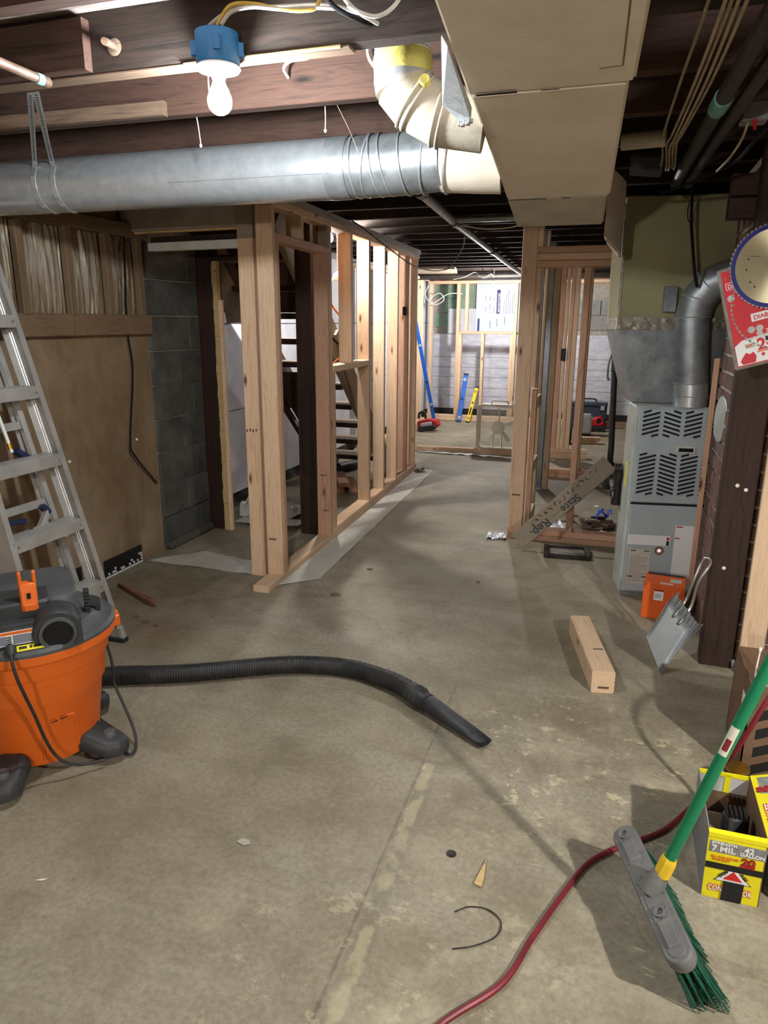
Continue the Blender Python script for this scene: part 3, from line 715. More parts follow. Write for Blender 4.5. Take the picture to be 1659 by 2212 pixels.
# corridor side wall running back from the corner post
t = thing('stud_wall', (-.55, 5.3, 0), 'narrow stud wall with ladder blocking behind the corridor corner post', 'wall frame')
for x, m in ((-.508, F2), (-.4965, PK), (-.485, F1)): board('stud', (x, 4.66, .0), (x, 4.66, .97), .010, .075, m, t, up=(0, 1, 0))
for z in (.10, .45, .87):
    board('blocking', (-.50, 4.70, z), (-.50, 4.99, z), .038, .075, F2, t)
board('stud', (-.525, 5.03, 0), (-.525, 5.03, 1.95), .022, .04, M['metalstud'], t, up=(0, 1, 0), label='grey metal stud edge')
board('stud', (-.50, 5.03, 0), (-.50, 5.03, 1.95), .02, .04, F2, t, up=(0, 1, 0))
mb = MB()
x0, x1, y0, y1 = -.60, -.545, 6.06, 6.14
mb.box((x0, y0, 0), (x1, y0 + .003, 1.99)).box((x0, y0, 0), (x0 + .003, y1, 1.99)).box((x1 - .003, y0, 0), (x1, y1, 1.99)).box((x0 - .02, y0 - .03, 0), (x1 + .03, y1 + .02, .006))
mb.build('metal_stud', M['metalstud'], t, label='galvanised metal stud')
board('stud', (-.515, 6.09, 0), (-.515, 6.09, 1.95), .045, .06, F2, t, up=(0, 1, 0))
for (xa, m) in ((-.63, F1), (-.60, PK)): board('stud', (xa, 6.5, 1.2), (xa, 6.5, 1.95), .03, .05, m, t, up=(0, 1, 0))
# low plates and studs farther back
t = thing('stud_wall', (-1.1, 7.55, 0), 'far stud wall corner with doubled studs right of the box fan', 'wall frame')
board('bottom_plate', (-2.04, 7.52, .028), (-.24, 7.62, .028), .089, .056, F1, t)
board('bottom_plate', (-.66, 7.64, .075), (-.25, 7.66, .075), .089, .038, F1, t)
board('top_plate', (-.8, 7.63, 1.95), (1.0, 7.68, 1.95), .089, .07, F1, t)
for x, m, w in ((-.75, PK, .05), (-.69, M['redbrown'], .03), (-.625, PK, .075), (-.565, F2, .03), (-.52, F1, .038), (-.475, F2, .045)):
    board('stud', (x + .025, 7.64, .09), (x + .025, 7.64, 1.92), w, .06, m, t, up=(0, 1, 0))
MB().obox((-.545, 7.6, 1.06), .025, .02, .06, (1, 0, 0), (0, 1, 0), (0, 0, 1)).build('outlet_box', M['black'], t, bevel=.003)
t = thing('stud_wall', (-.1, 6.6, 0), 'stud frame with doubled floor plates beyond the leaning lettered board', 'wall frame')
for z in (0, .039): board('bottom_plate', (-.56, 6.62, z + .019), (.9, 6.66, z + .019), .089, .038, PK, t)
for x in (-.285, .42): board('stud', (x, 6.64, .078), (x, 6.64, 1.92), .038, .089, F1, t, up=(0, 1, 0))
board('top_plate', (-.56, 6.62, 1.94), (.9, 6.66, 1.94), .089, .038, F1, t)
# frame in front of the far wall
t = thing('stud_wall', (-1.9, 10.14, 0), 'pale stud frame with a window opening before the far wall', 'wall frame')
board('bottom_plate', (-2.62, 10.14, .019), (.9, 10.14, .019), .089, .038, F2, t)
board('bottom_plate', (-2.62, 10.14, .058), (.9, 10.14, .058), .089, .038, F2, t)
board('top_plate', (-2.62, 10.14, 1.90), (.9, 10.14, 1.90), .089, .038, F2, t)
for x in (-2.58, -2.19, -1.39, -.49, -.05, .5): board('stud', (x, 10.14, .077), (x, 10.14, 1.88), .04, .089, F2, t, up=(0, 1, 0))
board('cripple_stud', (-2.07, 10.14, 1.26), (-2.07, 10.14, 1.88), .04, .089, F2, t, up=(0, 1, 0))
for x in (-2.15, -1.83, -1.43): board('jack_stud', (x, 10.14, .077), (x, 10.14, 1.21), .04, .089, F2, t, up=(0, 1, 0))
board('sill', (-2.17, 10.14, 1.23), (-1.41, 10.14, 1.23), .089, .038, F1, t)
t = thing('stud_wall', (-2.62, 8.3, 0), 'row of pale studs along the foam-lined left wall of the far room', 'wall frame')
board('bottom_plate', (-2.62, 7.2, .019), (-2.62, 10.0, .019), .089, .038, F2, t)
board('top_plate', (-2.62, 7.2, 1.93), (-2.62, 10.0, 1.93), .089, .038, F2, t)
for y in (7.3, 7.9, 8.5, 9.1, 9.65): board('stud', (-2.62, y, .038), (-2.62, y, 1.91), .038, .089, F2, t, up=(1, 0, 0))

# ================================================================== round galvanised pipe along the joists
PY, PZ, PR = 2.5, 1.885, .0985
t = thing('round_duct', (-1.6, PY, PZ - PR), 'shiny round galvanised duct running across under the joists', 'duct')
def pipefn(x): return (x, PY, PZ)
mb = MB().tube([(-2.575, PY, PZ), (-2.2, PY, PZ), (-1.2, PY, PZ), (-.985, PY, PZ)], PR, 48)
mb.build('pipe', M['galv'], t)
MB().tube([(-1.0, PY, PZ), (-.925, PY, PZ)], PR + .0015, 48).build('tape_band', M['galv2'], t)
mb = MB().tube([(-.93, PY, PZ), (-.84, PY, PZ), (-.76, PY, PZ + .002), (-.68, PY, PZ + .006), (-.60, PY - .004, PZ + .008)], [PR - .002] * 5, 48)
mb.build('elbow', M['galv2'], t)
def ring(mb, c, ax, r, th, n=40):
    c = Vector(c); x, y, z = axes(ax)
    mb.tube([c + (y * math.cos(2 * math.pi * k / n) + z * math.sin(2 * math.pi * k / n)) * r for k in range(n)], th, 6, closed=True)
for x, tilt in ((-.905, .05), (-.86, -.12), (-.835, .16), (-.80, .2), (-.735, .12), (-.66, -.1)):
    mb = MB(); ring(mb, (x, PY, PZ + .003), (1, 0, tilt), PR + .0005, .0035); mb.build('bead', M['galv'], t)
MB().tube([(-1.6, PY - PR * .94, PZ - .03), (-.98, PY - PR * .94, PZ - .03)], .0016, 6).build('seam', M['galv2'], t)
mb = MB().tube([(-.61, PY, PZ + .006), (-.50, PY + .01, PZ + .004), (-.42, PY + .02, PZ + .006)], [PR - .002, PR + .003, PR + .008], 40)
mb.build('painted_collar', M['ductpaint'], t, label='tan painted collar joining the trunk duct')
mb = MB(); ring(mb, (-.585, PY, PZ + .005), (1, .05, -.12), PR + .002, .004); mb.build('bead', M['galv'], t)
# perforated hanger strap
t = thing('hanger_strap', (-1.64, 1.85, 1.99), 'perforated galvanised strap looped round the shiny round duct', 'strap')
def strap(p0, p1, x2):
    p0, p1 = Vector(p0), Vector(p1)
    pts = [p0, p1] + [Vector((x2, PY - (PR + .002) * math.cos(a), PZ + (PR + .002) * math.sin(a))) for a in (0.55, .2, -.2, -.6, -1.0, -1.4, -1.7)]
    mb = MB(); w = Vector((.011, 0, 0))
    for a, b in zip(pts[:-1], pts[1:]):
        d = (b - a).normalized(); nrm = d.cross(Vector((1, 0, 0))).normalized() * .0012
        mb.add([a - w + nrm, a + w + nrm, b + w + nrm, b - w + nrm, a - w - nrm, a + w - nrm, b + w - nrm, b - w - nrm], [(0, 1, 2, 3), (7, 6, 5, 4), (0, 4, 5, 1), (1, 5, 6, 2), (2, 6, 7, 3), (3, 7, 4, 0)])
    s = mb.build('strap', M['galv'], t, smooth=False)
    hb = MB()
    for a, b in ((pts[0], pts[1]),):
        n = int((b - a).length / .021); d = (b - a).normalized(); nn = d.cross(Vector((1, 0, 0))).normalized()
        if nn.y > 0: nn = -nn
        for i in range(1, n): hb.cyl(a + d * .021 * i + nn * .0014, a + d * .021 * i + nn * .0018, .0042, n=10)
    hb.build('strap_hole', M['hole'], s)
strap((-1.645, 1.83, 1.995), (-2.185, 2.415, 1.955), -2.19); strap((-1.625, 1.83, 1.995), (-2.105, 2.415, 1.955), -2.10)

# ================================================================== white taped elbow from the joists into the trunk duct
t = thing('duct_elbow', (-.58, 1.98, 2.0), 'cream painted sheet-metal elbow wrapped with yellow tape beside the trunk duct', 'duct')
EP = [Vector(p) for p in ((-.592, 1.975, 2.14), (-.592, 1.975, 2.04), (-.592, 1.975, 1.988), (-.59, 1.975, 1.966), (-.558, 1.983, 1.928), (-.495, 2.0, 1.895), (-.392, 2.015, 1.879))]
er = .074
MB().tube(EP[:2] + [EP[1] - Vector((0, 0, .005))], er * .93, 32).build('flex_sleeve', M['cardin'], t)
for i in range(5):
    mb = MB(); ring(mb, EP[1] + Vector((0, 0, .045 - .011 * i)), (0, 0, 1), er * .95, .0035, 28); mb.build('rib', M['cardin'], t)
mb = MB().tube([EP[1], EP[1] - Vector((0, 0, .02)), EP[2]], [er * .98, er * 1.04, er * 1.0], 32); mb.build('tape_wrap', M['yellowtape'], t, label='yellow tape wrap')
mb = MB().tube([EP[2] + Vector((0, 0, .002)), EP[2] - Vector((0, 0, .02))], er * 1.005, 32); mb.build('bare_band', M['galv'], t)
for a, b in ((EP[2] - Vector((0, 0, .012)), EP[3]), (EP[3], EP[4]), (EP[4], EP[5]), (EP[5], EP[6])):
    d = (b - a).normalized(); MB().tube([a - d * .012, b + d * .012], er, 32).build('gore', M['ductwhite'], t)
for c, ax in ((EP[4], EP[5] - EP[3]), (EP[5], EP[6] - EP[4])):
    for s_ in (-.008, .008):
        mb = MB(); ring(mb, c + Vector(ax).normalized() * s_, ax, er + .002, .0035, 32); mb.build('bead', M['ductwhite'], t)
mb = MB().cyl((-.52, 1.925, 1.955), (-.515, 1.905, 1.957), .016, .012, 12); mb.build('plug', M['yellowtape'], t)

# ================================================================== trunk duct with wrapped sides
t = thing('trunk_duct', (-.2, 2.0, 1.8), 'wide tan painted rectangular trunk duct sloping down to the furnace', 'duct')
def dz(y): return 1.792 + .077 * (2.7 - y)
def xl(y): return -.345 - .058 * (y - 1.3)
def xr(y): return -.001 - .050 * (y - 1.42)
def dsec(name, y0, y1, inl=0, inr=0, top=1.996, m='ductpaint', dzo=0):
    rings = []
    for y in (y0, y1):
        z = dz(y) + dzo
        rings.append([(xl(y) + inl, y, z), (xr(y) - inr, y, z), (xr(y) - inr, y, max(top, z + .03)), (xl(y) + inl, y, max(top, z + .03))])
    return MB().loft(rings).build(name, M[m], t, bevel=.006, seg=2)
dsec('duct_section', .55, 1.745); dsec('duct_section', 1.752, 2.70, .004, .012); dsec('duct_section', 2.706, 3.16, .004, .02, m='ductwhite')
for (a, b, w) in ((.02, .11, .012), (.16, .2, .004)):
    decal('open_seam', (xl(1.748) + a, 1.742, dz(1.745) - .0035), (1, 0, 0), (0, -1, 0), b - a, w, M['hole'], t, t=.0005)
for (a, b) in ((.0, .13), (.18, .21)):
    decal('open_seam', (xl(2.70) + .01 + a, 2.706, dz(2.7) - .0012), (1, 0, 0), (0, -1, 0), b - a, .009, M['hole'], t, t=.0005)
MB().bar((xr(.6) - .04, .6, dz(.6) - .0006), (xr(1.66) - .03, 1.66, dz(1.66) - .0006), .003, .0008).bar((xr(1.66) - .03, 1.66, dz(1.66) - .0006), (xr(1.66) - .075, 1.665, dz(1.66) - .0006), .003, .0008).build('score_line', M['cardboard'], t)
e0 = [(xl(3.16) + .01, 3.16, dz(3.16) + .002), (xr(3.16) - .02, 3.16, dz(3.16) + .002), (xr(3.16) - .02, 3.16, 1.98), (xl(3.16) + .01, 3.16, 1.98)]
e1 = [(xl(3.3) + .035, 3.25, dz(3.2) + .018), (xr(3.3) - .03, 3.25, dz(3.2) + .018), (xr(3.3) - .03, 3.25, 1.98), (xl(3.3) + .035, 3.25, 1.98)]
MB().loft([e0, e1]).build('end_cap', M['ductwhite'], t, bevel=.008, seg=2)
F = [(-.376, 1.506, 1.905), (-.43, 1.75, 1.852), (-.408, 1.843, 1.838), (-.375, 1.80, 1.832), (-.363, 1.747, 1.84), (-.361, 1.496, 1.882)]
MB().add(F, [(0, 1, 2, 3, 4, 5)]).build('torn_flap', M['paper'], t, solid=.0025, smooth=False, label='white torn paper flap on the duct edge')
for i in range(5):
    p = Vector(F[2]).lerp(Vector(F[3]), i / 4); MB().obox(p + Vector((0, 0, -.004 - .003 * (i % 2))), .005, .006, .004, (1, .3, 0), (-.3, 1, 0), (0, 0, 1)).build('torn_edge', M['paper'], t)
# boot from the duct end to the plenum
bm_ = MB().loft([[(-.10, 3.10, 1.70), (-.10, 3.26, 1.70), (-.10, 3.26, 1.97), (-.10, 3.10, 1.97)], [(-.035, 3.40, 1.66), (-.035, 3.72, 1.66), (-.035, 3.72, 1.96), (-.035, 3.40, 1.96)]])
bm_.build('boot', M['ductpaint'], t, bevel=.01, seg=2)

# ================================================================== furnace, turned a little to the right
FA = R_(8.5); FO = Vector((.099, 3.695, 0)); FU = Vector((math.cos(FA), math.sin(FA), 0)); FV = Vector((-math.sin(FA), math.cos(FA), 0)); ZZ = Vector((0, 0, 1))
def FP(u, v, z): return FO + FU * u + FV * v + ZZ * z
t = thing('furnace', tuple(FO), 'grey enamel furnace cabinet with chevron louvers beside the brick chimney', 'furnace', rz=FA)
FW, FD = .50, .235
def fbox(name, u0, u1, v0, v1, z0, z1, m, bev=.003, parent=None, label=None):
    c = FP((u0 + u1) / 2, (v0 + v1) / 2, (z0 + z1) / 2)
    return MB().obox(c, (u1 - u0) / 2, (v1 - v0) / 2, (z1 - z0) / 2, FU, FV, ZZ).build(name, M[m], parent or t, bevel=bev, label=label)
fbox('cabinet', 0, FW, .012, FD, .02, .985, 'furnside', .004)
fbox('rear_cabinet', .09, FW, FD - .002, .62, .02, .985, 'furnside', .004)
fbox('base_rail', .01, FW, .016, FD, 0, .02, 'galv2', .002)
up = fbox('upper_door', .016, FW - .012, .0, .014, .505, .975, 'furn', .005)
lo = fbox('lower_door', .016, FW - .012, .0, .014, .03, .495, 'furn', .005)
fbox('shadow_gap', .018, FW - .014, .004, .013, .494, .506, 'black', 0)
def louvers(z0, z1, rows, par):
    cw = .078
    for c in range(5):
        u0 = .036 + c * .098; s = 1 if c % 2 == 0 else -1
        if u0 + cw > FW - .01: cw = FW - .02 - u0
        mb = MB(); st = (z1 - z0) / rows
        for r in range(rows + 2):
            zc = z0 + (r - .5) * st + .012
            a, b = 0.0, cw
            if r == 0: a, b = (.045, cw) if s > 0 else (0, cw - .045)
            if r == rows + 1: a, b = (0, cw - .042) if s > 0 else (.042, cw)
            off = lambda q: s * (q - cw / 2) * .30
            h = .0052
            P0, P1 = (u0 + a, zc + off(a)), (u0 + b, zc + off(b))
            q = [FP(P0[0], -.0007, P0[1] - h), FP(P1[0], -.0007, P1[1] - h), FP(P1[0], -.0007, P1[1] + h), FP(P0[0], -.0007, P0[1] + h)]
            mb.m(0).prism(q, FV * .004)
            # pressed lip below each slot
            q2 = [FP(P0[0], -.004, P0[1] - h - .0035), FP(P1[0], -.004, P1[1] - h - .0035), FP(P1[0], -.004, P1[1] - h + .0008), FP(P0[0], -.004, P0[1] - h + .0008)]
            mb.m(1).prism(q2, FV * .005)
        mb.build('louver_bank', [M['hole'], M['furn']], par, smooth=False)
louvers(.838, .945, 5, up); louvers(.545, .735, 9, up)
hp = fbox('door_handle', .205, .295, -.006, .002, .762, .797, 'offwhite', .002, up, 'pale recessed pull')
MB().obox(FP(.25, -.0065, .779), .034, .0008, .009, FU, FV, ZZ).build('finger_slot', M['hole'], up)
decal('name_plate', FP(.02, 0, .285), FU, ZZ, .205, .052, M['white'], lo, label='white blank strip label')
decal('plate_mark', FP(.208, -.0009, .287), FU, ZZ, .013, .024, M['darkprint'], lo); decal('plate_mark', FP(.208, -.0009, .315), FU, ZZ, .013, .015, M['red'], lo)
rl = decal('rating_label', FP(.032, 0, .075), FU, ZZ, .105, .185, M['offwhite'], lo, label='cream data label with fine print')
for i in range(17):
    decal('print_line', FP(.039, -.0009, .225 - i * .0085), FU, ZZ, .088 if i % 5 else .05, .0022, M['greyprint'], lo, t=.0004)
for u, z in ((.04, .25), (.105, .25), (.035, .11), (.105, .11)): decal('print_bar', FP(u, -.0009, z), FU, ZZ, .026, .005, M['darkprint'], lo, t=.0004)
decal('service_label', FP(.245, 0, .12), FU, ZZ, .2, .275, M['white'], lo, label='large white service label')
for u, z, w in ((.25, .385, .03), (.247, .325, .022)): decal('label_mark', FP(u, -.0009, z), FU, ZZ, w, .006, M['red'], lo, t=.0004)
MB().lathe(FP(.178, .001, .258), -FV, [(.022, 0), (.022, .003), (.015, .004), (.012, -.004)], 24).build('sight_port', M['cardboard'], lo)
MB().lathe(FP(.178, -.0005, .258), -FV, [(.006, 0), (.004, .004), (.0001, .005)], 12).build('indicator_light', M['ledred'], lo, label='glowing red indicator light')
mb = MB()
for z in (.88, .80, .70, .62, .49, .40, .25): mb.cyl(FP(-.001, .03, z), FP(.001, .03, z), .0035, n=8)
mb.build('screw', M['black'], t)
decal('warning_tag', FP(0, .14, .56), -FV, ZZ, .045, .13, M['yellowlabel'], t, label='yellow tag on the side')
# sheet metal transition and plenum (on top of the furnace)
t2 = thing('plenum', tuple(FP(0, 0, .985)), 'olive painted plenum with flared sheet-metal transition above the furnace', 'duct', rz=FA)
def FR(u0, u1, v0, v1, z): return [FP(u0, v0, z), FP(u1, v0, z), FP(u1, v1, z), FP(u0, v1, z)]
B0, T0 = FR(.006, .48, .18, .55, .987), FR(-.095, .60, .175, .62, 1.345)
MB().loft([B0, T0]).build('transition', M['galv2'], t2, smooth=False)
c0 = sum((Vector(p) for p in (B0[0], B0[1], T0[0], T0[1])), Vector()) / 4 - FV * .006
nrm = (Vector(T0[1]) - Vector(T0[0])).cross(Vector(T0[0]) - Vector(B0[0])).normalized()
if nrm.dot(FV) > 0: nrm = -nrm
pk = c0 + nrm * .004
MB().add([B0[0], B0[1], T0[1], T0[0], pk], [(0, 1, 4), (1, 2, 4), (2, 3, 4), (3, 0, 4)]).build('cross_brake_face', M['galv2'], t2, smooth=False)
mb = MB(); rr = random.Random(5)
def foil(u, w):
    j = .009 * (rr.random() - .5)
    return FP(-.10 + .70 * u, .17 + j * .5, 1.345 + .06 * w + j * .6)
MB().grid(foil, 46, 5).build('foil_seam', M['foil'], t2, solid=.002, angle=12, label='crumpled foil tape around the seam')
def foil2(u, w):
    j = .012 * (rr.random() - .5); return FP(-.10 + j * .5, .17 + .43 * u, 1.345 + .06 * w + j * .6)
MB().grid(foil2, 24, 4).build('foil_seam', M['foil'], t2, solid=.002, angle=12)
MB().loft([FR(-.094, .60, .178, .60, 1.345), FR(-.104, .61, .178, .60, 1.965)]).build('plenum_box', M['plenum'], t2, bevel=.006, label='olive painted box')
MB().bar(FP(-.097, .175, 1.41), FP(-.104, .175, 1.93), .014, .004, FV).build('corner_tape', M['foil'], t2)
MB().obox(FP(.135, .16, 1.49), .03, .02, .06, FU, FV, ZZ).build('switch_box', M['galv2'], t2, bevel=.003)
# flue pipe
t3 = thing('flue_pipe', tuple(FP(.262, .09, .985)), 'dull galvanised flue pipe bending right from the furnace top', 'pipe')
fb = FP(.262, .075, .985)
fp = [fb + Vector(p) for p in ((0, 0, 0), (0, 0, .05), (-.005, 0, .11), (-.032, -.005, .42), (-.018, -.012, .50), (.025, -.02, .565), (.085, -.04, .595), (.17, -.08, .63))]
MB().tube(fp[:3], .079, 32).build('crimped_base', M['galv'], t3); MB().tube(fp[2:4], .077, 32).build('pipe', M['galv2'], t3)
for a, b in ((3, 4), (4, 5), (5, 6)):
    d = (fp[b] - fp[a]).normalized(); MB().tube([fp[a] - d * .01, fp[b] + d * .01], .079, 32).build('gore', M['galv2'], t3)
MB().tube([fp[6], fp[7]], .077, 32).build('pipe', M['galv2'], t3)
for i, dr in ((1, (0, 0, 1)), (2, (0, 0, 1)), (3, (-.05, 0, 1)), (4, (.3, 0, 1)), (5, (.7, -.2, .7)), (6, (1, -.3, .35))):
    mb = MB(); ring(mb, fp[i], dr, .0795, .0028, 32); mb.build('bead', M['galv'], t3)
MB().tube([fp[6] + Vector((.07, -.02, .02)), fp[6] + Vector((.075, -.022, .021))], .086, 32).build('collar', M['galv'], t3)

# gas line
t = thing('gas_pipe', (.0, 4.6, .36), 'black iron gas pipe with tee and elbows left of the furnace', 'pipe')
MB().tube([(-.04, 4.82, 2.0), (-.035, 4.82, 1.35), (-.002, 4.80, .60), (-.002, 4.80, .38)], .019, 14).build('riser', M['black'], t)
MB().cyl((-.002, 4.80, .50), (-.002, 4.80, .33), .031, n=16).cyl((-.002, 4.80, .345), (-.002, 4.80, .325), .036, n=16).build('tee', M['iron'], t)
g0, g1 = Vector((0.0, 4.76, .46)), Vector((.048, 3.93, .455))
MB().cyl(g0, g1, .017, n=12).build('nipple', M['galv2'], t)
for q in (.0, .35, .72): p = g0.lerp(g1, q); MB().cyl(p, g0.lerp(g1, q + .09), .026, n=14).build('union', M['iron'], t)
MB().tube(bez([g1 + Vector((0, .02, 0)), g1 + Vector((0, -.015, .005)), g1 + Vector((0, -.02, .04)), g1 + Vector((.0, -.02, .10)), g1 + Vector((.0, -.02, .15)), g1 + Vector((.006, -.02, .172)), g1 + Vector((.012, -.02, .178))], 5), .019, 14).build('elbow_run', M['iron'], t)
for p, a in ((g1 + Vector((0, -.018, .0)), (0, 0, 1)), (g1 + Vector((0.002, -.02, .145)), (0, 0, 1)), (g1 + Vector((-.004, -.02, .177)), (1, 0, 0))):
    a = Vector(a); MB().cyl(p - a * .018, p + a * .018, .027, n=16).build('fitting', M['iron'], t)
t = thing('pipe_clamp', (-.03, 4.76, 1.1), 'green bar clamp hanging on the black gas riser', 'clamp')
MB().obox((-.02, 4.775, 1.15), .025, .015, .07, (1, 0, 0), (0, 1, 0), (0, 0, 1)).obox((.02, 4.775, 1.06), .012, .012, .09, (1, 0, .1), (0, 1, 0), (-.1, 0, 1)).build('grip', mat('dark_green', (20, 62, 44), None), t, bevel=.005)
MB().tube(bez([(-.045, 4.77, 1.2), (-.062, 4.77, 1.12), (-.06, 4.77, 1.04), (-.045, 4.77, 1.03)], 4), .006, 8).build('hook', M['steel'], t)

# ================================================================== chimney, cap, dark post, new post
ch = MB().box((.458, 3.12, 0), (.95, 3.70, 2.0)).build('wall_chimney', M['mortar'], smooth=False, origin=(.7, 3.4, 0))
tag(ch, 'sooty brick chimney with pale mortar behind the dark post', 'chimney', kind='structure')
rb = random.Random(11)
for r in range(27):
    z0 = .008 + r * .073; yy = 3.115 - (.1 if r % 2 else 0)
    while yy < 3.70:
        a, b = max(yy, 3.113), min(yy + .2, 3.702)
        if b - a > .03: MB().box((.447 + rb.uniform(0, .007), a + .005, z0), (.47, b - .005, z0 + .061)).build('brick', M['brick'], ch, bevel=.004)
        yy += .208
    xx = .46 + (.1 if r % 2 else 0) - .1
    while xx < .95:
        a, b = max(xx, .452), min(xx + .2, .95)
        if b - a > .03: MB().box((a + .005, 3.106 + rb.uniform(0, .006), z0), (b - .005, 3.13, z0 + .061)).build('brick', M['brick'], ch, bevel=.004)
        xx += .208
t = thing('flue_plug', (.44, 3.43, .97), 'round grey metal plug over the flue hole in the brick chimney', 'flue cover')
MB().lathe((.454, 3.43, .972), (-1, -.12, 0), [(.098, 0), (.1, .006), (.098, .012), (.09, .014), (.02, .017), (.0001, .017)], 40).build('lid', M['furnside'], t)
mb = MB(); ring(mb, (.446, 3.43, .972), (-1, -.12, 0), .098, .005, 40); mb.build('rim', M['galv2'], t)
t = thing('thin_board', (.485, 3.80, 0), 'thin pinkish board standing upright along the left edge of the chimney', 'board')
board('board', (.441, 3.716, 0), (.436, 3.716, 1.22), .026, .014, M['pink'], t, up=(0, 1, 0))
t = thing('timber_post', (.49, 3.04, 0), 'thick dark brown timber post with white glue spots before the chimney', 'post')
board('shaft', (.489, 3.055, 0), (.489, 3.055, 2.0), .124, .12, M['dark'], t, up=(.05, 1, 0), ch=.006)
for x, z in ((.51, .755), (.478, .77), (.47, .43)):
    MB().lathe((x, 2.995, z), (0, -1, 0), [(.008, 0), (.0075, .002), (.004, .003), (.0001, .0035)], 7).build('glue_spot', M['glue'], t, label='white glue spot')
t = thing('lumber_post', (.61, 2.99, 0), 'fresh pale two-by-four post right of the dark timber post', 'post')
board('stud', (.609, 2.985, .0), (.609, 2.985, 2.0), .088, .04, M['fresh2'], t, up=(.08, 1, 0))
text('SUPERIOR', (.601, 2.9645, .80), (0, 0, -1), (1, 0, 0), .016, M['stamp'], t); text('STUD', (.585, 2.9645, .79), (0, 0, -1), (1, 0, 0), .016, M['stamp'], t)
sheet('clear_scrap', ((.545, 3.0), (.57, 3.0), (.572, 2.955), (.548, 2.955)), M['clearsheet'], 'scrap of clear plastic between the dark post and the new post', 'plastic sheet', .05, 6, 4, 12)
for (z, m) in ((1.88, 'joist'), (1.80, 'redbrown')):
    t = thing('ceiling_beam', (.5, 3.02, z), 'brown beam end under the joists at right, %s' % ('upper of the two' if z > 1.85 else 'lower of the two'), 'beam', 'brown beams at right')
    board('beam', (.345, 3.2 - (.02 if z > 1.85 else 0), z), (1.4, 3.2, z), .07, .075, M[m], t)

# ================================================================== pipes and cables under the ceiling
def run(name, pts, r, m, label, cat, group=None, n=8, smooth_n=6, parts=None):
    t = thing(name, tuple(pts[0]), label, cat, group)
    MB().tube(bez(pts, smooth_n), r, n).build('tube' if 'pipe' in name else 'cable', M[m], t); return t
t = run('copper_pipe', [(-1.441, 1.0, 1.96), (-1.441, 1.3, 1.96), (-1.443, 1.655, 1.96)], .0115, 'copper', 'copper pipe coming in at upper left, green at its soldered end', 'pipe', n=14)
MB().cyl((-1.443, 1.63, 1.96), (-1.443, 1.655, 1.96), .0135, n=14).build('soldered_collar', M['verdigris'], t)
MB().lathe((-1.443, 1.65, 1.96), (0, 1, 0), [(.0135, 0), (.0135, .02), (.010, .026), (.0001, .028)], 14).build('end_cap', M['copper'], t)
t = run('copper_pipe', [(-1.30, 1.77, 2.054), (-1.28, 1.72, 2.045), (-1.263, 1.672, 2.036)], .009, 'copper', 'short stub of copper pipe sticking out of a hole in the nearest joist', 'pipe', n=12)
MB().lathe((-1.30, 1.7605, 2.054), (0, -1, 0), [(.02, 0), (.0205, .001), (.012, .002)], 20).build('escutcheon', M['dirtywood'], t)
cab = [([(-.97, 1.705, 2.05), (-.93, 1.70, 2.085), (-.87, 1.70, 2.082), (-.81, 1.70, 2.066), (-.745, 1.70, 2.055), (-.71, 1.70, 2.063), (-.70, 1.70, 2.12)], 'cable_y', 'yellow cable looping from the blue box to the upper joist'),
       ([(-.955, 1.70, 2.05), (-.925, 1.695, 2.07), (-.87, 1.695, 2.074), (-.80, 1.70, 2.064), (-.74, 1.70, 2.061), (-.66, 1.70, 2.05)], 'cable_w', 'white cable beside the yellow cable from the blue box'),
       ([(-1.0, 1.71, 2.05), (-.97, 1.715, 2.07), (-.92, 1.715, 2.085), (-.82, 1.72, 2.078), (-.70, 1.72, 2.068), (-.62, 1.74, 2.05)], 'cable_w', 'thin grey cable arching highest out of the blue box'),
       ([(-.70, 1.69, 2.09), (-.665, 1.69, 2.05), (-.615, 1.70, 2.024), (-.60, 1.75, 2.03)], 'cable_b', 'black cable dropping into the nearest joist at upper middle'),
       ([(-.66, 1.68, 2.09), (-.63, 1.68, 2.05), (-.60, 1.69, 2.028), (-.585, 1.75, 2.03)], 'cable_w', 'white cable dropping beside the black cable at upper middle'),
       ([(-.63, 1.68, 2.045), (-.60, 1.68, 2.028), (-.565, 1.69, 2.022), (-.525, 1.69, 2.04), (-.48, 1.69, 2.10)], 'cable_w', 'white cable rising to the trunk duct at the top edge'),
       ([(-.998, 2.155, 2.07), (-.99, 2.11, 2.08), (-.96, 2.09, 2.09), (-.89, 2.06, 2.085), (-.86, 1.90, 2.07)], 'cable_w', 'short white cable entering a hole in the lit second joist'),
       ([(-.744, 2.13, 2.13), (-.735, 2.125, 2.085), (-.70, 2.13, 2.045), (-.655, 2.10, 2.02)], 'cable_w', 'white cable curving down beside the taped elbow'),
       ([(-.728, 2.13, 2.13), (-.715, 2.125, 2.08), (-.69, 2.125, 2.055), (-.645, 2.09, 2.045)], 'cable_b', 'black cable curving down beside the taped elbow, left of two'),
       ([(-.712, 2.14, 2.13), (-.70, 2.135, 2.085), (-.68, 2.13, 2.065), (-.635, 2.09, 2.06)], 'cable_b', 'black cable curving down beside the taped elbow, right of two')]
for pts, m, lab in cab: run('cable', pts, .0045 if m != 'cable_b' else .0055, m, lab, 'cable', 'cables at the main lamp')
def bpath(i):
    ks = [(1.2, .128, 1.960), (1.62, .128, 1.952), (2.1, .118, 1.950), (2.6, .098, 1.944), (2.78, .090, 1.948), (3.1, .106, 1.952), (3.3, .112, 1.97)]
    return [(x + .0125 * i * (1.0 if y < 2.2 else .8), y, z + .005 * math.sin(i * 2 + y * 3)) for y, x, z in ks]
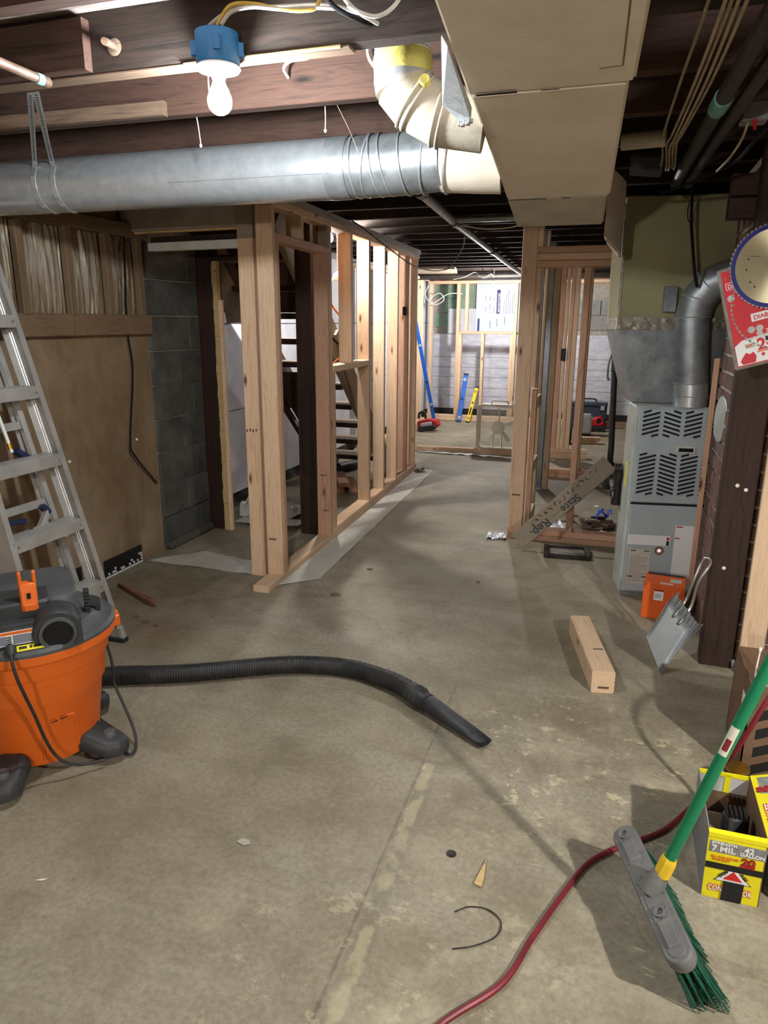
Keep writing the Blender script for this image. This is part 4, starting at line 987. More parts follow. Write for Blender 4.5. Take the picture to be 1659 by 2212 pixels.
bc = [bpath(i) for i in range(4)] + [[(.108, 1.2, 1.992), (.106, 1.7, 1.986), (.088, 2.2, 1.978), (.074, 2.7, 1.966), (.086, 3.0, 1.968), (.09, 3.2, 1.966)]]
bl = ['outermost beige cable of the bundle along the right of the trunk duct', 'second beige cable of the bundle right of the trunk duct', 'third beige cable of the bundle right of the trunk duct', 'innermost beige cable beside the dark pipes', 'slack beige cable hanging highest beside the trunk duct']
for p, l in zip(bc, bl): run('cable', p, .004, 'cable_beige', l, 'cable', 'beige cables at the right')
t = run('iron_pipe', [(.24, .9, 1.93), (.215, 1.583, 1.93), (.194, 2.2, 1.93), (.178, 2.7, 1.93), (.158, 3.4, 1.93)], .02, 'iron', 'dark iron pipe beside the beige cables, with pale joint', 'pipe', n=12)
MB().cyl((.195, 2.17, 1.93), (.191, 2.28, 1.93), .024, n=14).build('joint', M['verdigris'], t)
run('iron_pipe', [(.31, .9, 1.93), (.268, 1.68, 1.93), (.250, 2.1, 1.93), (.228, 2.7, 1.93), (.205, 3.4, 1.93)], .018, 'iron', 'dark iron pipe nearest the right edge of the ceiling', 'pipe', n=12)
t = thing('junction_box', (.26, 2.45, 1.95), 'small grey ceiling junction box with red wire cap at right', 'electrical box')
MB().obox((.305, 2.46, 1.955), .035, .035, .025, (1, 0, 0), (0, 1, 0), (0, 0, 1)).build('box', M['galv2'], t, bevel=.004)
MB().cyl((.305, 2.43, 1.93), (.306, 2.42, 1.905), .006, .004, 10).build('wire_cap', M['red'], t, label='red wire cap')
MB().tube(bez([(.29, 2.44, 1.935), (.286, 2.5, 1.90), (.27, 2.62, 1.872), (.255, 2.8, 1.868)], 5), .004, 6).build('wire', M['cable_beige'], t)
run('cable', [(.42, 2.0, 1.90), (.323, 2.339, 1.885), (.30, 2.71, 1.88), (.22, 3.05, 1.885), (.107, 3.4, 1.90)], .006, 'cable_b', 'thick black cable sagging across the right ceiling to the plenum', 'cable')
t = run('cable', [(.235, 3.58, 2.0), (.247, 3.60, 1.825), (.268, 3.62, 1.70), (.29, 3.66, 1.60), (.31, 3.70, 1.54)], .007, 'cable_b', 'black cable hanging down the olive plenum', 'cable')
MB().tube(bez([(.236, 3.585, 1.9), (.228, 3.58, 1.86), (.232, 3.58, 1.82), (.247, 3.60, 1.80)], 5), .0025, 6).build('thin_wire', M['cable_b'], t)
t = thing('branch_duct', (.03, 2.77, 1.985), 'small pale round duct crossing behind the trunk duct at right', 'duct')
MB().tube([(-.055, 2.78, 1.97), (.085, 2.76, 1.97)], .026, 24).build('pipe', M['ductwhite'], t)
t = thing('brown_board', (.02, 3.2, 1.95), 'dark brown board under the joists above the plenum', 'board')
board('panel', (-.025, 3.25, 1.989), (.10, 3.25, 1.975), .38, .02, M['joistdark'], t)
# drain pipe running down the corridor ceiling
t = thing('drain_pipe', (-.98, 3.56, 1.95), 'grey pipe running along the corridor ceiling towards the far lamp', 'pipe')
MB().tube([(-.965, 3.45, 1.975), (-1.02, 4.46, 1.962), (-1.10, 6.3, 1.955), (-1.25, 9.4, 1.955)], .024, 16).build('tube', M['galv2'], t)
for p in ((-.968, 3.5, 1.975), (-1.022, 4.5, 1.962), (-1.10, 6.3, 1.955)): MB().tube([p, (p[0] - .004, p[1] + .09, p[2])], .031, 16).build('coupling', M['iron'], t)
MB().cyl((-.962, 3.42, 1.997), (-.962, 3.44, 1.965), .03, .033, 16).build('clean_out', M['iron'], t)
MB().tube([(-1.02, 4.5, 1.97), (-.5, 4.56, 1.98)], .02, 14).build('branch', M['galv2'], t)
run('cable', [(-.99, 4.6, 1.95), (-.85, 4.6, 1.925), (-.7, 4.62, 1.93), (-.62, 4.62, 1.95)], .004, 'cable_w', 'grey cable looping from the drain pipe to the duct end', 'cable')
t = thing('ceiling_dome', (-.6, 4.45, 1.97), 'grey metal dome under the joists left of the corridor corner post', 'dome')
MB().lathe((-.585, 4.42, 2.0), (0, 0, -1), [(.05, 0), (.052, .03), (.04, .055), (.0001, .062)], 24).build('dome', M['galv2'], t)
run('cable', [(-1.66, 4.40, 1.99), (-1.655, 4.7, 1.955), (-1.67, 5.2, 1.90), (-1.70, 6.0, 1.83), (-1.74, 6.8, 1.835), (-1.70, 7.2, 1.87), (-1.62, 7.1, 1.9), (-1.28, 6.0, 1.955), (-1.12, 5.3, 1.965)], .0045, 'cable_b', 'black cable swagging along the left stud wall and across the corridor', 'cable')
run('cable', [(-2.0, 8.9, 1.87), (-1.86, 8.9, 1.90), (-1.74, 8.9, 1.95), (-1.68, 8.9, 1.91), (-1.62, 8.9, 1.888), (-1.55, 8.92, 1.93), (-1.515, 8.97, 1.90)], .005, 'cable_w', 'white wire sagging to the far lamp', 'cable')
run('cable', [(-1.66, 8.9, 2.02), (-1.63, 8.88, 1.96), (-1.57, 8.86, 1.95), (-1.53, 8.88, 1.99), (-1.56, 8.9, 1.95), (-1.51, 8.9, 1.94)], .004, 'cable_b', 'tangle of dark wire above the far lamp', 'cable')
run('cable', [(-2.58, 9.95, 1.86), (-2.62, 9.95, 1.72), (-2.5, 9.95, 1.60), (-2.36, 9.95, 1.66), (-2.42, 9.95, 1.75), (-2.55, 9.95, 1.68), (-2.5, 9.95, 1.62), (-2.30, 9.95, 1.74), (-2.1, 9.95, 1.74)], .006, 'cable_w', 'white cable coiled on the pale far stud frame', 'cable')
t = thing('steel_beam_far', (-1.9, 9.5, 1.88), 'dark pipe crossing under the far ceiling above the window opening', 'pipe'); t.name = 'far_pipe'
MB().tube([(-2.7, 9.5, 1.935), (-.2, 9.5, 1.95)], .035, 16).build('tube', M['iron'], t)
for k, y in enumerate((8.7, 9.0, 9.3, 9.65)):
    t = thing('ceiling_board', (-2.5, y, 1.96), '%s tan board across the low ceiling at the far left' % ['nearest', 'second', 'third', 'farthest'][k], 'board', 'tan boards at the far left ceiling')
    board('board', (-2.7, y, 1.985), (-1.95 - .06 * k, y + .1, 1.985), .27, .025, M['dirtywood'], t)
t = run('hanging_wire', [(-2.545, 3.36, 1.93), (-2.545, 3.39, 1.78), (-2.545, 3.357, 1.356), (-2.545, 3.375, 1.109), (-2.545, 3.304, .734), (-2.545, 3.332, .638), (-2.56, 3.53, .44)], .005, 'cable_b', 'black wire hanging down the stained left wall', 'cable')
run('hanging_wire', [(-2.53, 3.33, 1.93), (-2.535, 3.35, 1.80), (-2.54, 3.34, 1.72)], .004, 'cable_b', 'short black wire end at the top of the left wall', 'cable')

# ================================================================== step ladder folded against the left wall
LX = -.269
def ld(z, y, back=0.0):   # point on the ladder plane at height z; back = distance behind the front edge
    return Vector((-1.98 + LX * z - back * .966, y, z - back * .26))
LD = (ld(1, 0) - ld(0, 0)).normalized(); LN = Vector((.966, 0, .26)); LYv = Vector((0, 1, 0))
t = thing('step_ladder', (-2.1, 2.2, 0), 'folded aluminium step ladder leaning on the stained left wall', 'ladder')
def ry(side, z):  # rail position narrows towards the top
    return 2.41 + (-.005) * z if side > 0 else 1.985 + .055 * z
def rail(name, side, y0f, y1f, web, back, m='ladder', z0=0.02, z1=1.74, ribs=True, inset=0.0):
    P0, P1 = ld(z0, y0f, back), ld(z1, y1f, back); d = (P1 - P0).normalized(); yv = LYv * (-side); yv = (yv - d * yv.dot(d)).normalized(); n = d.cross(yv).normalized()
    if n.dot(LN) < 0: n = -n
    prof = [(0, 0), (.026, 0), (.026, -.003), (.003, -.003)]
    if ribs:
        k = 6
        for i in range(k):
            a = -.006 - (web - .012) * (i + .15) / k; b = -.006 - (web - .012) * (i + .85) / k
            prof += [(.003, a), (.0055, a - .002), (.0055, b + .002), (.003, b)]
    prof += [(.003, -web + .003), (.026, -web + .003), (.026, -web), (0, -web)]
    rings = [[P + yv * (a) + n * b for a, b in prof] for P in (P0, P1)]
    return MB().loft(rings).build(name, M[m], t, angle=25)
for s in (1, -1):
    rl_ = rail('front_rail', s, ry(s, .02) + .012 * s, ry(s, 2.0) + .012 * s, .082, 0)
    rail('rear_rail', s, ry(s, .1) - .035 * s, ry(s, 1.95) - .02 * s, .05, .10, ribs=False, z0=.06, z1=1.72)
    f0 = ld(.0, ry(s, 0) + .0 * s, .04)
    MB().obox(ld(.035, ry(s, 0), .038), .012, .05, .035, LYv, LN, LD).build('foot_shoe', M['ladder'], t, bevel=.003)
    MB().obox(Vector((f0.x - .005, f0.y, .011)), .055, .018, .011, (1, 0, 0), (0, 1, 0), (0, 0, 1)).build('foot_pad', M['rubber'], t, bevel=.004)
for z in (.28, .555, .83, 1.108, 1.39, 1.66):
    y0, y1 = ry(-1, z) + .004, ry(1, z) - .004
    c = ld(z, (y0 + y1) / 2, .042)
    mb = MB().obox((c.x, c.y, z), .044, (y1 - y0) / 2, .0025, (1, 0, 0), (0, 1, 0), (0, 0, 1))
    for i in range(9): mb.obox((c.x - .036 + .009 * i, c.y, z + .0032), .0022, (y1 - y0) / 2, .001, (1, 0, 0), (0, 1, 0), (0, 0, 1))
    mb.obox((c.x + .043, c.y, z - .022), .002, (y1 - y0) / 2, .023, (1, 0, 0), (0, 1, 0), (0, 0, 1)).obox((c.x - .043, c.y, z - .014), .002, (y1 - y0) / 2, .014, (1, 0, 0), (0, 1, 0), (0, 0, 1))
    st = mb.build('step', M['ladder'], t, smooth=False)
    for q in (.06, .94): MB().lathe((c.x + .045, y0 + (y1 - y0) * q, z - .022), (1, 0, 0), [(.006, 0), (.005, .002), (.0001, .003)], 10).build('rivet', M['steel'], st)
for z, nm in ((.66, 'rear_brace'), (.98, 'rear_brace'), (1.30, 'rear_brace'), (.22, 'rear_brace')):
    board(nm, ld(z, ry(-1, z) + .05, .112), ld(z, ry(1, z) - .045, .112), .006, .034, M['ladder'], t, up=LD)
sp = MB().tube([ld(1.18, 2.235, .09), ld(.88, 2.245, .09)], .0075, 10).tube([ld(1.20, 2.13, .09), ld(.87, 2.135, .09)], .0075, 10).build('spreader_rod', M['porcelain'], t)
for p in (ld(.905, 2.244, .089), ld(.895, 2.134, .089)): MB().cyl(p + LD * .012, p - LD * .012, .009, n=12).build('brass_ferrule', mat('brass', (190, 150, 60), (170, 130, 50), 10, .3, .9) if 'brass' not in bpy.data.materials else bpy.data.materials['brass'], t)
navy = mat('navy_plastic', (26, 36, 70), None, rough=.5)
for a, b in ((ld(.885, 2.26, .085), ld(.838, 2.315, .08)), (ld(.625, 2.10, .10), ld(.612, 2.2, .10)), (ld(.65, 2.30, .09), ld(.615, 2.325, .09))):
    board('spreader_clip', a, b, .02, .03, navy, t, up=LN)
MB().loft([[ld(z, y, b) for y, z in ((2.06, .55 + o), (2.25, .58 + o), (2.31, .63 + o), (2.31, .605 + o), (2.26, .545 + o), (2.06, .51 + o))] for b, o in ((.07, 0), (.10, .0))]).build('bottom_brace', M['ladder'], t, bevel=.003)
lb = decal('warning_label', ld(.525, 2.045, .068), (0, .97, .13), LD, .16, .03, M['white'], t, label='white warning label with red and black end')
decal('label_end', ld(.552, 2.17, .0665), (0, .97, .13), LD, .032, .026, M['darkprint'], lb); decal('label_end', ld(.558, 2.177, .0655), (0, .97, .13), LD, .018, .014, M['red'], lb)
t = thing('wood_dowel', (-2.16, 2.1, .0), 'thick yellowish wooden handle standing behind the lowest part of the ladder', 'handle')
MB().tube([(-2.19, 2.12, .0), (-2.36, 2.16, .62)], .028, 20).build('shaft', wood('yellow_handle', (176, 156, 96), (140, 118, 64), False), t)

# ================================================================== shop vacuum
VC = Vector((-1.70, 1.64, 0)); VO = Vector((.72, -.695, 0)); VR = Vector((.695, .72, 0))
def V(r, f, z): return VC + VR * r + VO * f + Vector((0, 0, z))
t = thing('shop_vacuum', tuple(VC), 'orange and charcoal shop vacuum on casters before the ladder', 'vacuum')
bk = MB().lathe(VC, (0, 0, 1), [(.150, .04), (.166, .045), (.1715, .07), (.196, .255), (.2, .262), (.204, .262), (.207, .268), (.212, .345), (.214, .35), (.222, .355), (.232, .405), (.246, .41), (.2515, .418), (.2525, .443), (.244, .444)], 72).build('bucket', M['orange'], t, angle=25)
# pressed panel and slots on the bucket front
def bkr(z): return .1715 + (.196 - .1715) * (z - .07) / .185
def onb(a, z, off=0.0):  # a: angle from the camera-facing side
    r = bkr(z) + off; return VC + VO * r * math.cos(a) + VR * r * math.sin(a) + Vector((0, 0, z))
mb = MB(); outl = [onb(a, z, .0005) for a, z in ((-.05, .065), (-.02, .17), (.04, .195), (.42, .20), (.50, .18), (.58, .075))]
mb.tube(bez(outl, 8), .004, 6); mb.build('pressed_edge', M['orange'], bk)
for a0, a1, z in ((.10, .21, .197), (.25, .37, .199)):
    MB().loft([[onb(a, z, o) for o, z in ((.0008, z - .005), (.0008, z + .005), (-.004, z + .005), (-.004, z - .005))] for a in (a0, (a0 + a1) / 2, a1)]).build('slot', M['hole'], bk)
MB().loft([[onb(a, z, o) for o, z in ((.0, .26), (.0045, .26), (.0045, .266), (0, .266))] for a in [(-.5 + .05 * i) for i in range(14)]]).build('step_ridge', M['orange'], bk)
MB().obox(V(.252, .0, .42), .012, .03, .02, VR, VO, (0, 0, 1)).build('latch_tab', M['orange'], bk, bevel=.004)
# lid
ldm = MB().lathe(VC, (0, 0, 1), [(.2495, .437), (.252, .44), (.252, .452), (.243, .462), (.22, .468), (.205, .482), (.198, .49), (.15, .5), (.0001, .5)], 64).build('lid', M['vacdark'], t, angle=30)
def blk(pts_r_f, z0, z1, inset=.012, z2=None):
    """rounded motor housing: outline in (right, front), drawn in towards the top"""
    n = len(pts_r_f); cr = sum(p[0] for p in pts_r_f) / n; cf = sum(p[1] for p in pts_r_f) / n
    rings = []
    for z, s in ((z0, 1.03), (z0 + (z1 - z0) * .5, 1.0), (z1 - .012, .965), (z1 - .003, .94), (z1, .90)):
        rings.append([V(cr + (r - cr) * s, cf + (f - cf) * s, z) for r, f in pts_r_f])
    return MB().loft(rings)
def rrect(r0, r1, f0, f1, rad, n=5):
    P = []
    for cx_, cy_, a0 in ((r1 - rad, f1 - rad, 0), (r0 + rad, f1 - rad, 90), (r0 + rad, f0 + rad, 180), (r1 - rad, f0 + rad, 270)):
        for i in range(n + 1):
            a = R_(a0 + 90 * i / n); P.append((cx_ + rad * math.cos(a), cy_ + rad * math.sin(a)))
    return P
blk(rrect(-.19, .145, -.17, .145, .06), .47, .578).build('motor_housing', M['vacdark'], t, angle=40)
MB().loft([[V(r, f, z) for r, f in rrect(-.115, .062, .03, .165, .02)] for z in (.50, .575)] + [[V(r * .92, .10 + (f - .10) * .9, .582) for r, f in rrect(-.115, .062, .03, .165, .02)]]).build('tool_pocket', M['vacdark2'], t, angle=40)
MB().loft([[V(r, f, z) for r, f in ((-.22, .215), (.135, .215), (.135, .12), (-.22, .12))] for z in (.462, .53)] + [[V(r, f, .536) for r, f in ((-.21, .20), (.125, .20), (.125, .12), (-.21, .12))]]).build('front_panel', M['vacdark2'], t, bevel=.006, seg=2)
# hood and blower port
PC = V(.068, .20, .495)
hood = []
for f, s in ((.10, 1.06), (.205, 1.03), (.226, 1.0), (.231, .94)):
    hood.append([V(.068 + .066 * s * math.cos(a), f, .497 + .066 * s * math.sin(a)) if a >= 0 else V(.068 + .066 * s * math.cos(a), f, .455) for a in [R_(-20 + 220 * i / 30) for i in range(31)]])
MB().loft(hood).build('port_hood', M['vacdark2'], t, angle=40)
pt = MB().lathe(PC, VO, [(.052, 0), (.052, .034), (.050, .04), (.043, .041), (.040, .036), (.038, .0)], 40).build('blower_port', M['vacdark'], t, angle=40)
MB().lathe(PC + VO * .0325, VO, [(.0395, 0), (.0001, .0005)], 32).build('port_hole', M['hole'], pt)
# grille ribs on the right shoulder
for i in range(9): MB().obox(V(.165, .085 - .0 * i, .475 + .011 * i), .008, .012, .003, VR, VO, (0, 0, 1)).build('grille_rib', M['vacdark2'], t)
MB().loft([[V(.19 + .02 * math.cos(a), .02 + .05 * math.sin(a), z) for a in [R_(30 * i) for i in range(12)]] for z in (.455, .50)]).build('side_latch', M['vacdark2'], t)
# orange grip lug
lug = MB()
lug.loft([[V(r, f, z) for r, f in ((-.016, fa), (.028, fa), (.030, fa - .03), (-.018, fa - .03))] for z, fa in ((.555, .172), (.585, .168), (.615, .158), (.635, .152))]).build('grip_clip', M['orange'], t, bevel=.004, label='bright orange grip clip')
MB().loft([[V(r, fa, z) for r, fa in ((-.018, .150), (-.008, .150), (-.008, .128), (-.018, .128))] for z in (.63, .668)]).build('clip_prong', M['orange'], t, bevel=.003)
MB().loft([[V(r, fa, z) for r, fa in ((.020, .150), (.030, .150), (.030, .128), (.020, .128))] for z in (.63, .668)]).build('clip_prong', M['orange'], t, bevel=.003)
decal('clip_slot', V(.001, .1675, .592), VR, (0, 0, 1), .010, .018, M['hole'], t)
MB().obox(V(.006, .173, .567), .016, .003, .010, VR, VO, (0, 0, 1)).build('clip_step', M['orange'], t, bevel=.002)
vl = decal('warning_label', V(-.175, .2155, .478), VR, (0, 0, 1), .19, .043, M['white'], t, label='warning label with orange heading and fine print')
decal('label_head', V(-.173, .2165, .511), VR, (0, 0, 1), .186, .008, M['orange'], vl)
for k in range(3):
    decal('label_block', V(-.172 + .062 * k, .2165, .481), VR, (0, 0, 1), .045, .027, M['greyprint'], vl)
    for i in range(4): decal('label_mark', V(-.126 + .062 * k, .2175, .482 + .0065 * i), VR, (0, 0, 1), .012, .004, M['darkprint'], vl)
yl = decal('yellow_label', V(-.042, .2415, .4655), VR, Vector((0, 0, 1)) * .42 - VO * .9, .072, .022, M['yellowlabel'], t, t=.001, label='small yellow label')
for a, w in ((.006, .02), (.034, .006), (.044, .02)): decal('label_mark', V(-.042 + a, .2355, .4690), VR, Vector((0, 0, 1)) * .42 - VO * .9, w, .009, M['darkprint'], yl, lift=.0012)
# power cord
MB().lathe(V(-.058, .225, .475), VO + Vector((0, 0, -.5)), [(.015, 0), (.014, .018), (.008, .03)], 14).build('cord_grommet', M['vacdark2'], t)
MB().tube(bez([V(-.058, .24, .472), V(-.057, .268, .45), V(-.05, .275, .40), V(-.035, .262, .33), V(-.018, .236, .25), V(0, .218, .16), V(.02, .212, .10), V(.05, .212, .06), V(.10, .205, .035), V(.16, .20, .03)], 6), .0048, 8).build('power_cord', M['rubber'], t, label='black power cord hanging down the front')
MB().tube(bez([V(.205, -.09, .36), V(.222, -.06, .31), V(.232, -.03, .24), V(.232, -.02, .17), V(.25, .03, .11), V(.265, .10, .055), V(.262, .15, .02), V(.24, .18, .012), V(.225, .16, .01)], 6), .0048, 8).build('power_cord', M['rubber'], t, label='black power cord looping to the right foot')
# casters
def caster(r, f, ang):
    o = V(r, f, 0); x = (VR * math.cos(ang) + VO * math.sin(ang)); yv = Vector((0, 0, 1)).cross(x)
    rings = []
    for z, s in ((.022, 1.0), (.05, 1.0), (.068, .82), (.072, .7)):
        rings.append([o + x * (a * s) + yv * (b * s) + Vector((0, 0, z + (.03 if a < -.03 else 0))) for a, b in ((.062, -.03), (.07, 0), (.062, .03), (.03, .052), (-.06, .058), (-.09, .04), (-.09, -.04), (-.06, -.058), (.03, -.052))])
    c = MB().loft(rings).build('caster_foot', M['vacdark2'], t, bevel=.004)
    MB().lathe(o + x * .012 + Vector((0, 0, .066)), (0, 0, 1), [(.028, 0), (.028, .006), (.02, .008), (.0195, .024), (.017, .028), (.0001, .029)], 24).build('accessory_peg', M['vacdark'], c)
    MB().cyl(o + yv * .014 + Vector((0, 0, .024)) - x * .01, o - yv * .014 + Vector((0, 0, .024)) - x * .01, .024, n=24).build('wheel', M['rubber'], c)
caster(.175, .135, .62); caster(-.12, .215, 1.9); caster(.16, -.16, -.75); caster(-.2, -.1, 3.6)

# hose and crevice tool
t = thing('vacuum_hose', (-1.4, 2.2, 0), 'black corrugated vacuum hose curving across the floor to a crevice nozzle', 'hose')
hp_ = bez([(-1.88, 1.93, .042), (-1.795, 2.055, .041), (-1.52, 2.175, .040), (-1.206, 2.353, .040), (-1.029, 2.41, .040), (-.90, 2.418, .040), (-.80, 2.395, .041), (-.70, 2.355, .044), (-.625, 2.305, .046)], 26)
pts, rs = [], []; d = 0.0
L_ = [0.0]
for a, b in zip(hp_[:-1], hp_[1:]): L_.append(L_[-1] + (b - a).length)
def at(s):
    for i in range(len(L_) - 1):
        if L_[i + 1] >= s: return hp_[i].lerp(hp_[i + 1], (s - L_[i]) / max(1e-9, L_[i + 1] - L_[i]))
    return hp_[-1]
N_ = 150
for i in range(N_):
    s = L_[-1] * i / N_; st = L_[-1] / N_
    for q, r in ((0, .032), (.25, .0365), (.6, .0365), (.8, .032)): pts.append(at(s + st * q)); rs.append(r)
MB().tube(pts, rs, 20).build('hose', M['hose'], t, angle=50)
e = hp_[-1]; nz = Vector((-.315, 2.105, .022)); dv = (nz - e).normalized()
MB().tube([e - dv * .015, e + dv * .05, e + dv * .055, e + dv * .085], [.0385, .0385, .035, .034], 28).build('cuff', M['vacdark2'], t)
mb = MB()
for q in (.0, .012, .024): ring(mb, e + dv * (.02 + q), dv, .039, .002, 28)
mb.build('cuff_ring', M['vacdark'], t)
rings = []; Lz = (nz - e).length
for q, w, h in ((.07, .032, .032), (.15, .032, .031), (.19, .031, .026), (.30, .030, .018), (Lz, .029, .014)):
    c = e + dv * q; sx = dv.cross(Vector((0, 0, 1))).normalized(); sz = sx.cross(dv)
    rings.append([c + sx * w * math.cos(2 * math.pi * k / 20) + sz * h * math.sin(2 * math.pi * k / 20) for k in range(20)])
for k in range(20):
    if rings[-1][k].z > nz.z: rings[-1][k] = rings[-1][k] - dv * .05
MB().loft(rings).build('crevice_nozzle', M['vacdark2'], t, angle=50)
c = nz - dv * .012; MB().loft([[c + sx * .024 * math.cos(2 * math.pi * k / 16) + sz * .0095 * math.sin(2 * math.pi * k / 16) + dv * (.011 if math.sin(2 * math.pi * k / 16) < 0 else -.035) for k in range(16)], [c - dv * .06 + sx * .02 * math.cos(2 * math.pi * k / 16) + sz * .007 * math.sin(2 * math.pi * k / 16) for k in range(16)]]).build('nozzle_mouth', M['hole'], t)

# ================================================================== push broom
t = thing('broom', (.24, 1.4, 0), 'push broom with dusty grey head, green bristles and green handle', 'broom')
BA, BB = Vector((.105, 1.665, .135)), Vector((.228, 1.288, .128))
bx_ = (BB - BA).normalized(); bd = Vector((.062, .055, -.125)); bd = (bd - bx_ * bd.dot(bx_)).normalized(); bn = -bd; bs = bn.cross(bx_).normalized()
if bs.x < 0: bs = -bs
def BP(u, s, h): return BA + bx_ * u + bs * s + bn * h
BL = (BB - BA).length; BW = .031
def stad(s, n=10):
    P = [(BL - BW + BW * s * math.cos(a), BW * s * math.sin(a)) for a in [R_(-90 + 180 * i / n) for i in range(n + 1)]]
    P += [(BW + BW * s * math.cos(a), BW * s * math.sin(a)) for a in [R_(90 + 180 * i / n) for i in range(n + 1)]]
    return P
hd = MB().loft([[BP(u, s, h) for u, s in stad(q)] for h, q in ((-.03, .9), (-.022, 1.0), (-.004, 1.0), (.002, .95), (.004, .88))]).build('head_block', M['broomgrey'], t, angle=40)
for u0 in (.035, .275):
    MB().lathe(BP(u0, .0, .003), bn, [(.013, 0), (.013, .009), (.009, .009), (.008, .003), (.0001, .003)], 20).build('thread_boss', M['broomgrey'], hd)
    MB().loft([[BP(u0 + a, b, h) for a, b in ((.018, -.016), (.085, -.016), (.085, .014), (.018, .014))] for h in (.002, .0105)]).build('raised_pad', M['broomgrey'], hd, bevel=.003)
MB().loft([[BP(u, s, h) for u, s in stad(.62)] for h in (.003, .0058)]).build('raised_panel', M['broomgrey'], hd, bevel=.0015)
rr = random.Random(4)
for i in range(16):
    u, s = rr.uniform(.05, BL - .06), rr.uniform(-.02, .02); a = rr.choice((.8, -.8)); MB().obox(BP(u, s, .0062), .0075, .0014, .0014, bx_ * math.cos(a) + bs * math.sin(a), bs * math.cos(a) - bx_ * math.sin(a), bn).build('tread_bar', M['broomgrey'], hd)
H0 = BP(.205, .004, .0); H1 = Vector((.198, 1.475, .205)); H2 = Vector((.344, 1.509, .70)); hdv = (H2 - H1).normalized()
MB().tube([H0, H0.lerp(H1, .3), H0.lerp(H1, .6), H1 - hdv * .028], [.028, .023, .019, .018], 20).build('neck', M['broomgrey'], t, label='grey moulded socket')
MB().tube([H1 - hdv * .03, H1 + hdv * .008, H1 + hdv * .018], [.0185, .0185, .0165], 8).build('ferrule', M['yellow'], t, smooth=False, label='yellow threaded ferrule')
MB().tube([H1 + hdv * .01, H1 + hdv * 1.02], .0128, 24).build('handle', M['broomgreen'], t, label='green metal handle')
q = H1 + hdv * .30; cv = (Vector((0, 0, 1.38)) - q).normalized(); cv = (cv - hdv * cv.dot(hdv)).normalized(); sd = hdv.cross(cv)
MB().loft([[q + hdv * z + (cv * math.cos(a) + sd * math.sin(a)) * .0134 for z in (0, .07)][0:1] * 0 + [q + hdv * 0 + (cv * math.cos(a) + sd * math.sin(a)) * .0134, q + hdv * .07 + (cv * math.cos(a) + sd * math.sin(a)) * .0134, q + hdv * .07 + (cv * math.cos(a) + sd * math.sin(a)) * .0130, q + (cv * math.cos(a) + sd * math.sin(a)) * .0130] for a in [-.9 + .3 * i for i in range(6)]]).build('handle_label', M['offwhite'], t, label='silver and maroon handle label')
MB().loft([[q + hdv * .012 + (cv * math.cos(a) + sd * math.sin(a)) * .0137, q + hdv * .04 + (cv * math.cos(a) + sd * math.sin(a)) * .0137, q + hdv * .04 + (cv * math.cos(a) + sd * math.sin(a)) * .0132, q + hdv * .012 + (cv * math.cos(a) + sd * math.sin(a)) * .0132] for a in [-.6 + .3 * i for i in range(4)]]).build('label_mark', M['cord_red'], t)
rr = random.Random(9)
for i in range(24):
    u = .012 + (BL - .024) * i / 23
    for row in range(4):
        s = -.02 + .0133 * row; base = BP(u, s, -.026); tip = base + bd * .22
        k = -base.z / bd.z; ln = min(k, .2); fl = (u - BL / 2) * .22
        mb = MB()
        for j in range(7):
            o = Vector((rr.uniform(-.006, .006), rr.uniform(-.006, .006), 0)); o2 = Vector((rr.uniform(-.011, .011), rr.uniform(-.011, .011), 0))
            dirv = (bd + bx_ * fl * 1.2 + bs * (s * 3.0)).normalized(); kk = -(base.z - .002) / dirv.z * rr.uniform(.95, 1.0)
            mb.tube([base + o * .4, base + dirv * kk + o2], [.0016, .0011], 4)
        mb.build('bristle_tuft', M['bristle'], t, smooth=False)

# red extension cord
cp = [(-.75, .55, .007), (-.50, .78, .007), (-.31, .98, .007), (-.223, 1.116, .007), (-.125, 1.239, .007), (-.077, 1.38, .007), (-.016, 1.545, .007), (.035, 1.661, .007), (.104, 1.741, .007), (.226, 1.854, .007), (.309, 1.984, .008), (.345, 2.03, .03), (.38, 2.03, .12), (.41, 2.0, .212), (.47, 2.0, .385), (.535, 2.07, .46), (.60, 2.24, .40), (.63, 2.35, .25), (.63, 2.38, .06)]
t = thing('extension_cord', (-.1, 1.38, 0), 'dark red cord running from the right edge under the broom to the bottom', 'cord')
MB().tube(bez(cp, 8), .0072, 10).build('cord', M['cord_red'], t)

# ================================================================== yellow bag carton
t = thing('bag_carton', (.37, 1.77, 0), 'open yellow carton of contractor bags with black tape beside the broom', 'box')
cx0, cx1, cy0, cy1, ch_ = .308, .437, 1.648, 1.915, .20
lean = Vector((-.006, -.02, 0))
def K(u, v, z): return Vector((cx0 + (cx1 - cx0) * u, cy0 + (cy1 - cy0) * v, z)) + lean * (z / .2) - Vector((0, .0, 0))
def panel(name, a, b, c, d, m, th=.003):
    n = (Vector(b) - Vector(a)).cross(Vector(d) - Vector(a)).normalized() * th
    return MB().prism([a, b, c, d], -n).build(name, M[m], t, smooth=False)
fr = panel('front_panel', K(0, 0, 0), K(1, 0, 0), K(1, 0, .2), K(0, 0, .2), 'boxyellow')
sd_ = panel('side_panel', K(0, 1, 0), K(0, 0, 0), K(0, 0, .2), K(0, 1, .2), 'boxgrey')
panel('side_panel', K(1, 0, 0), K(1, 1, 0), K(1, 1, .2), K(1, 0, .2), 'cardboard')
panel('back_panel', K(1, 1, 0), K(0, 1, 0), K(0, 1, .2), K(1, 1, .2), 'boxyellow')
panel('bottom_panel', K(0, 0, .002), K(0, 1, .002), K(1, 1, .002), K(1, 0, .002), 'cardboard')
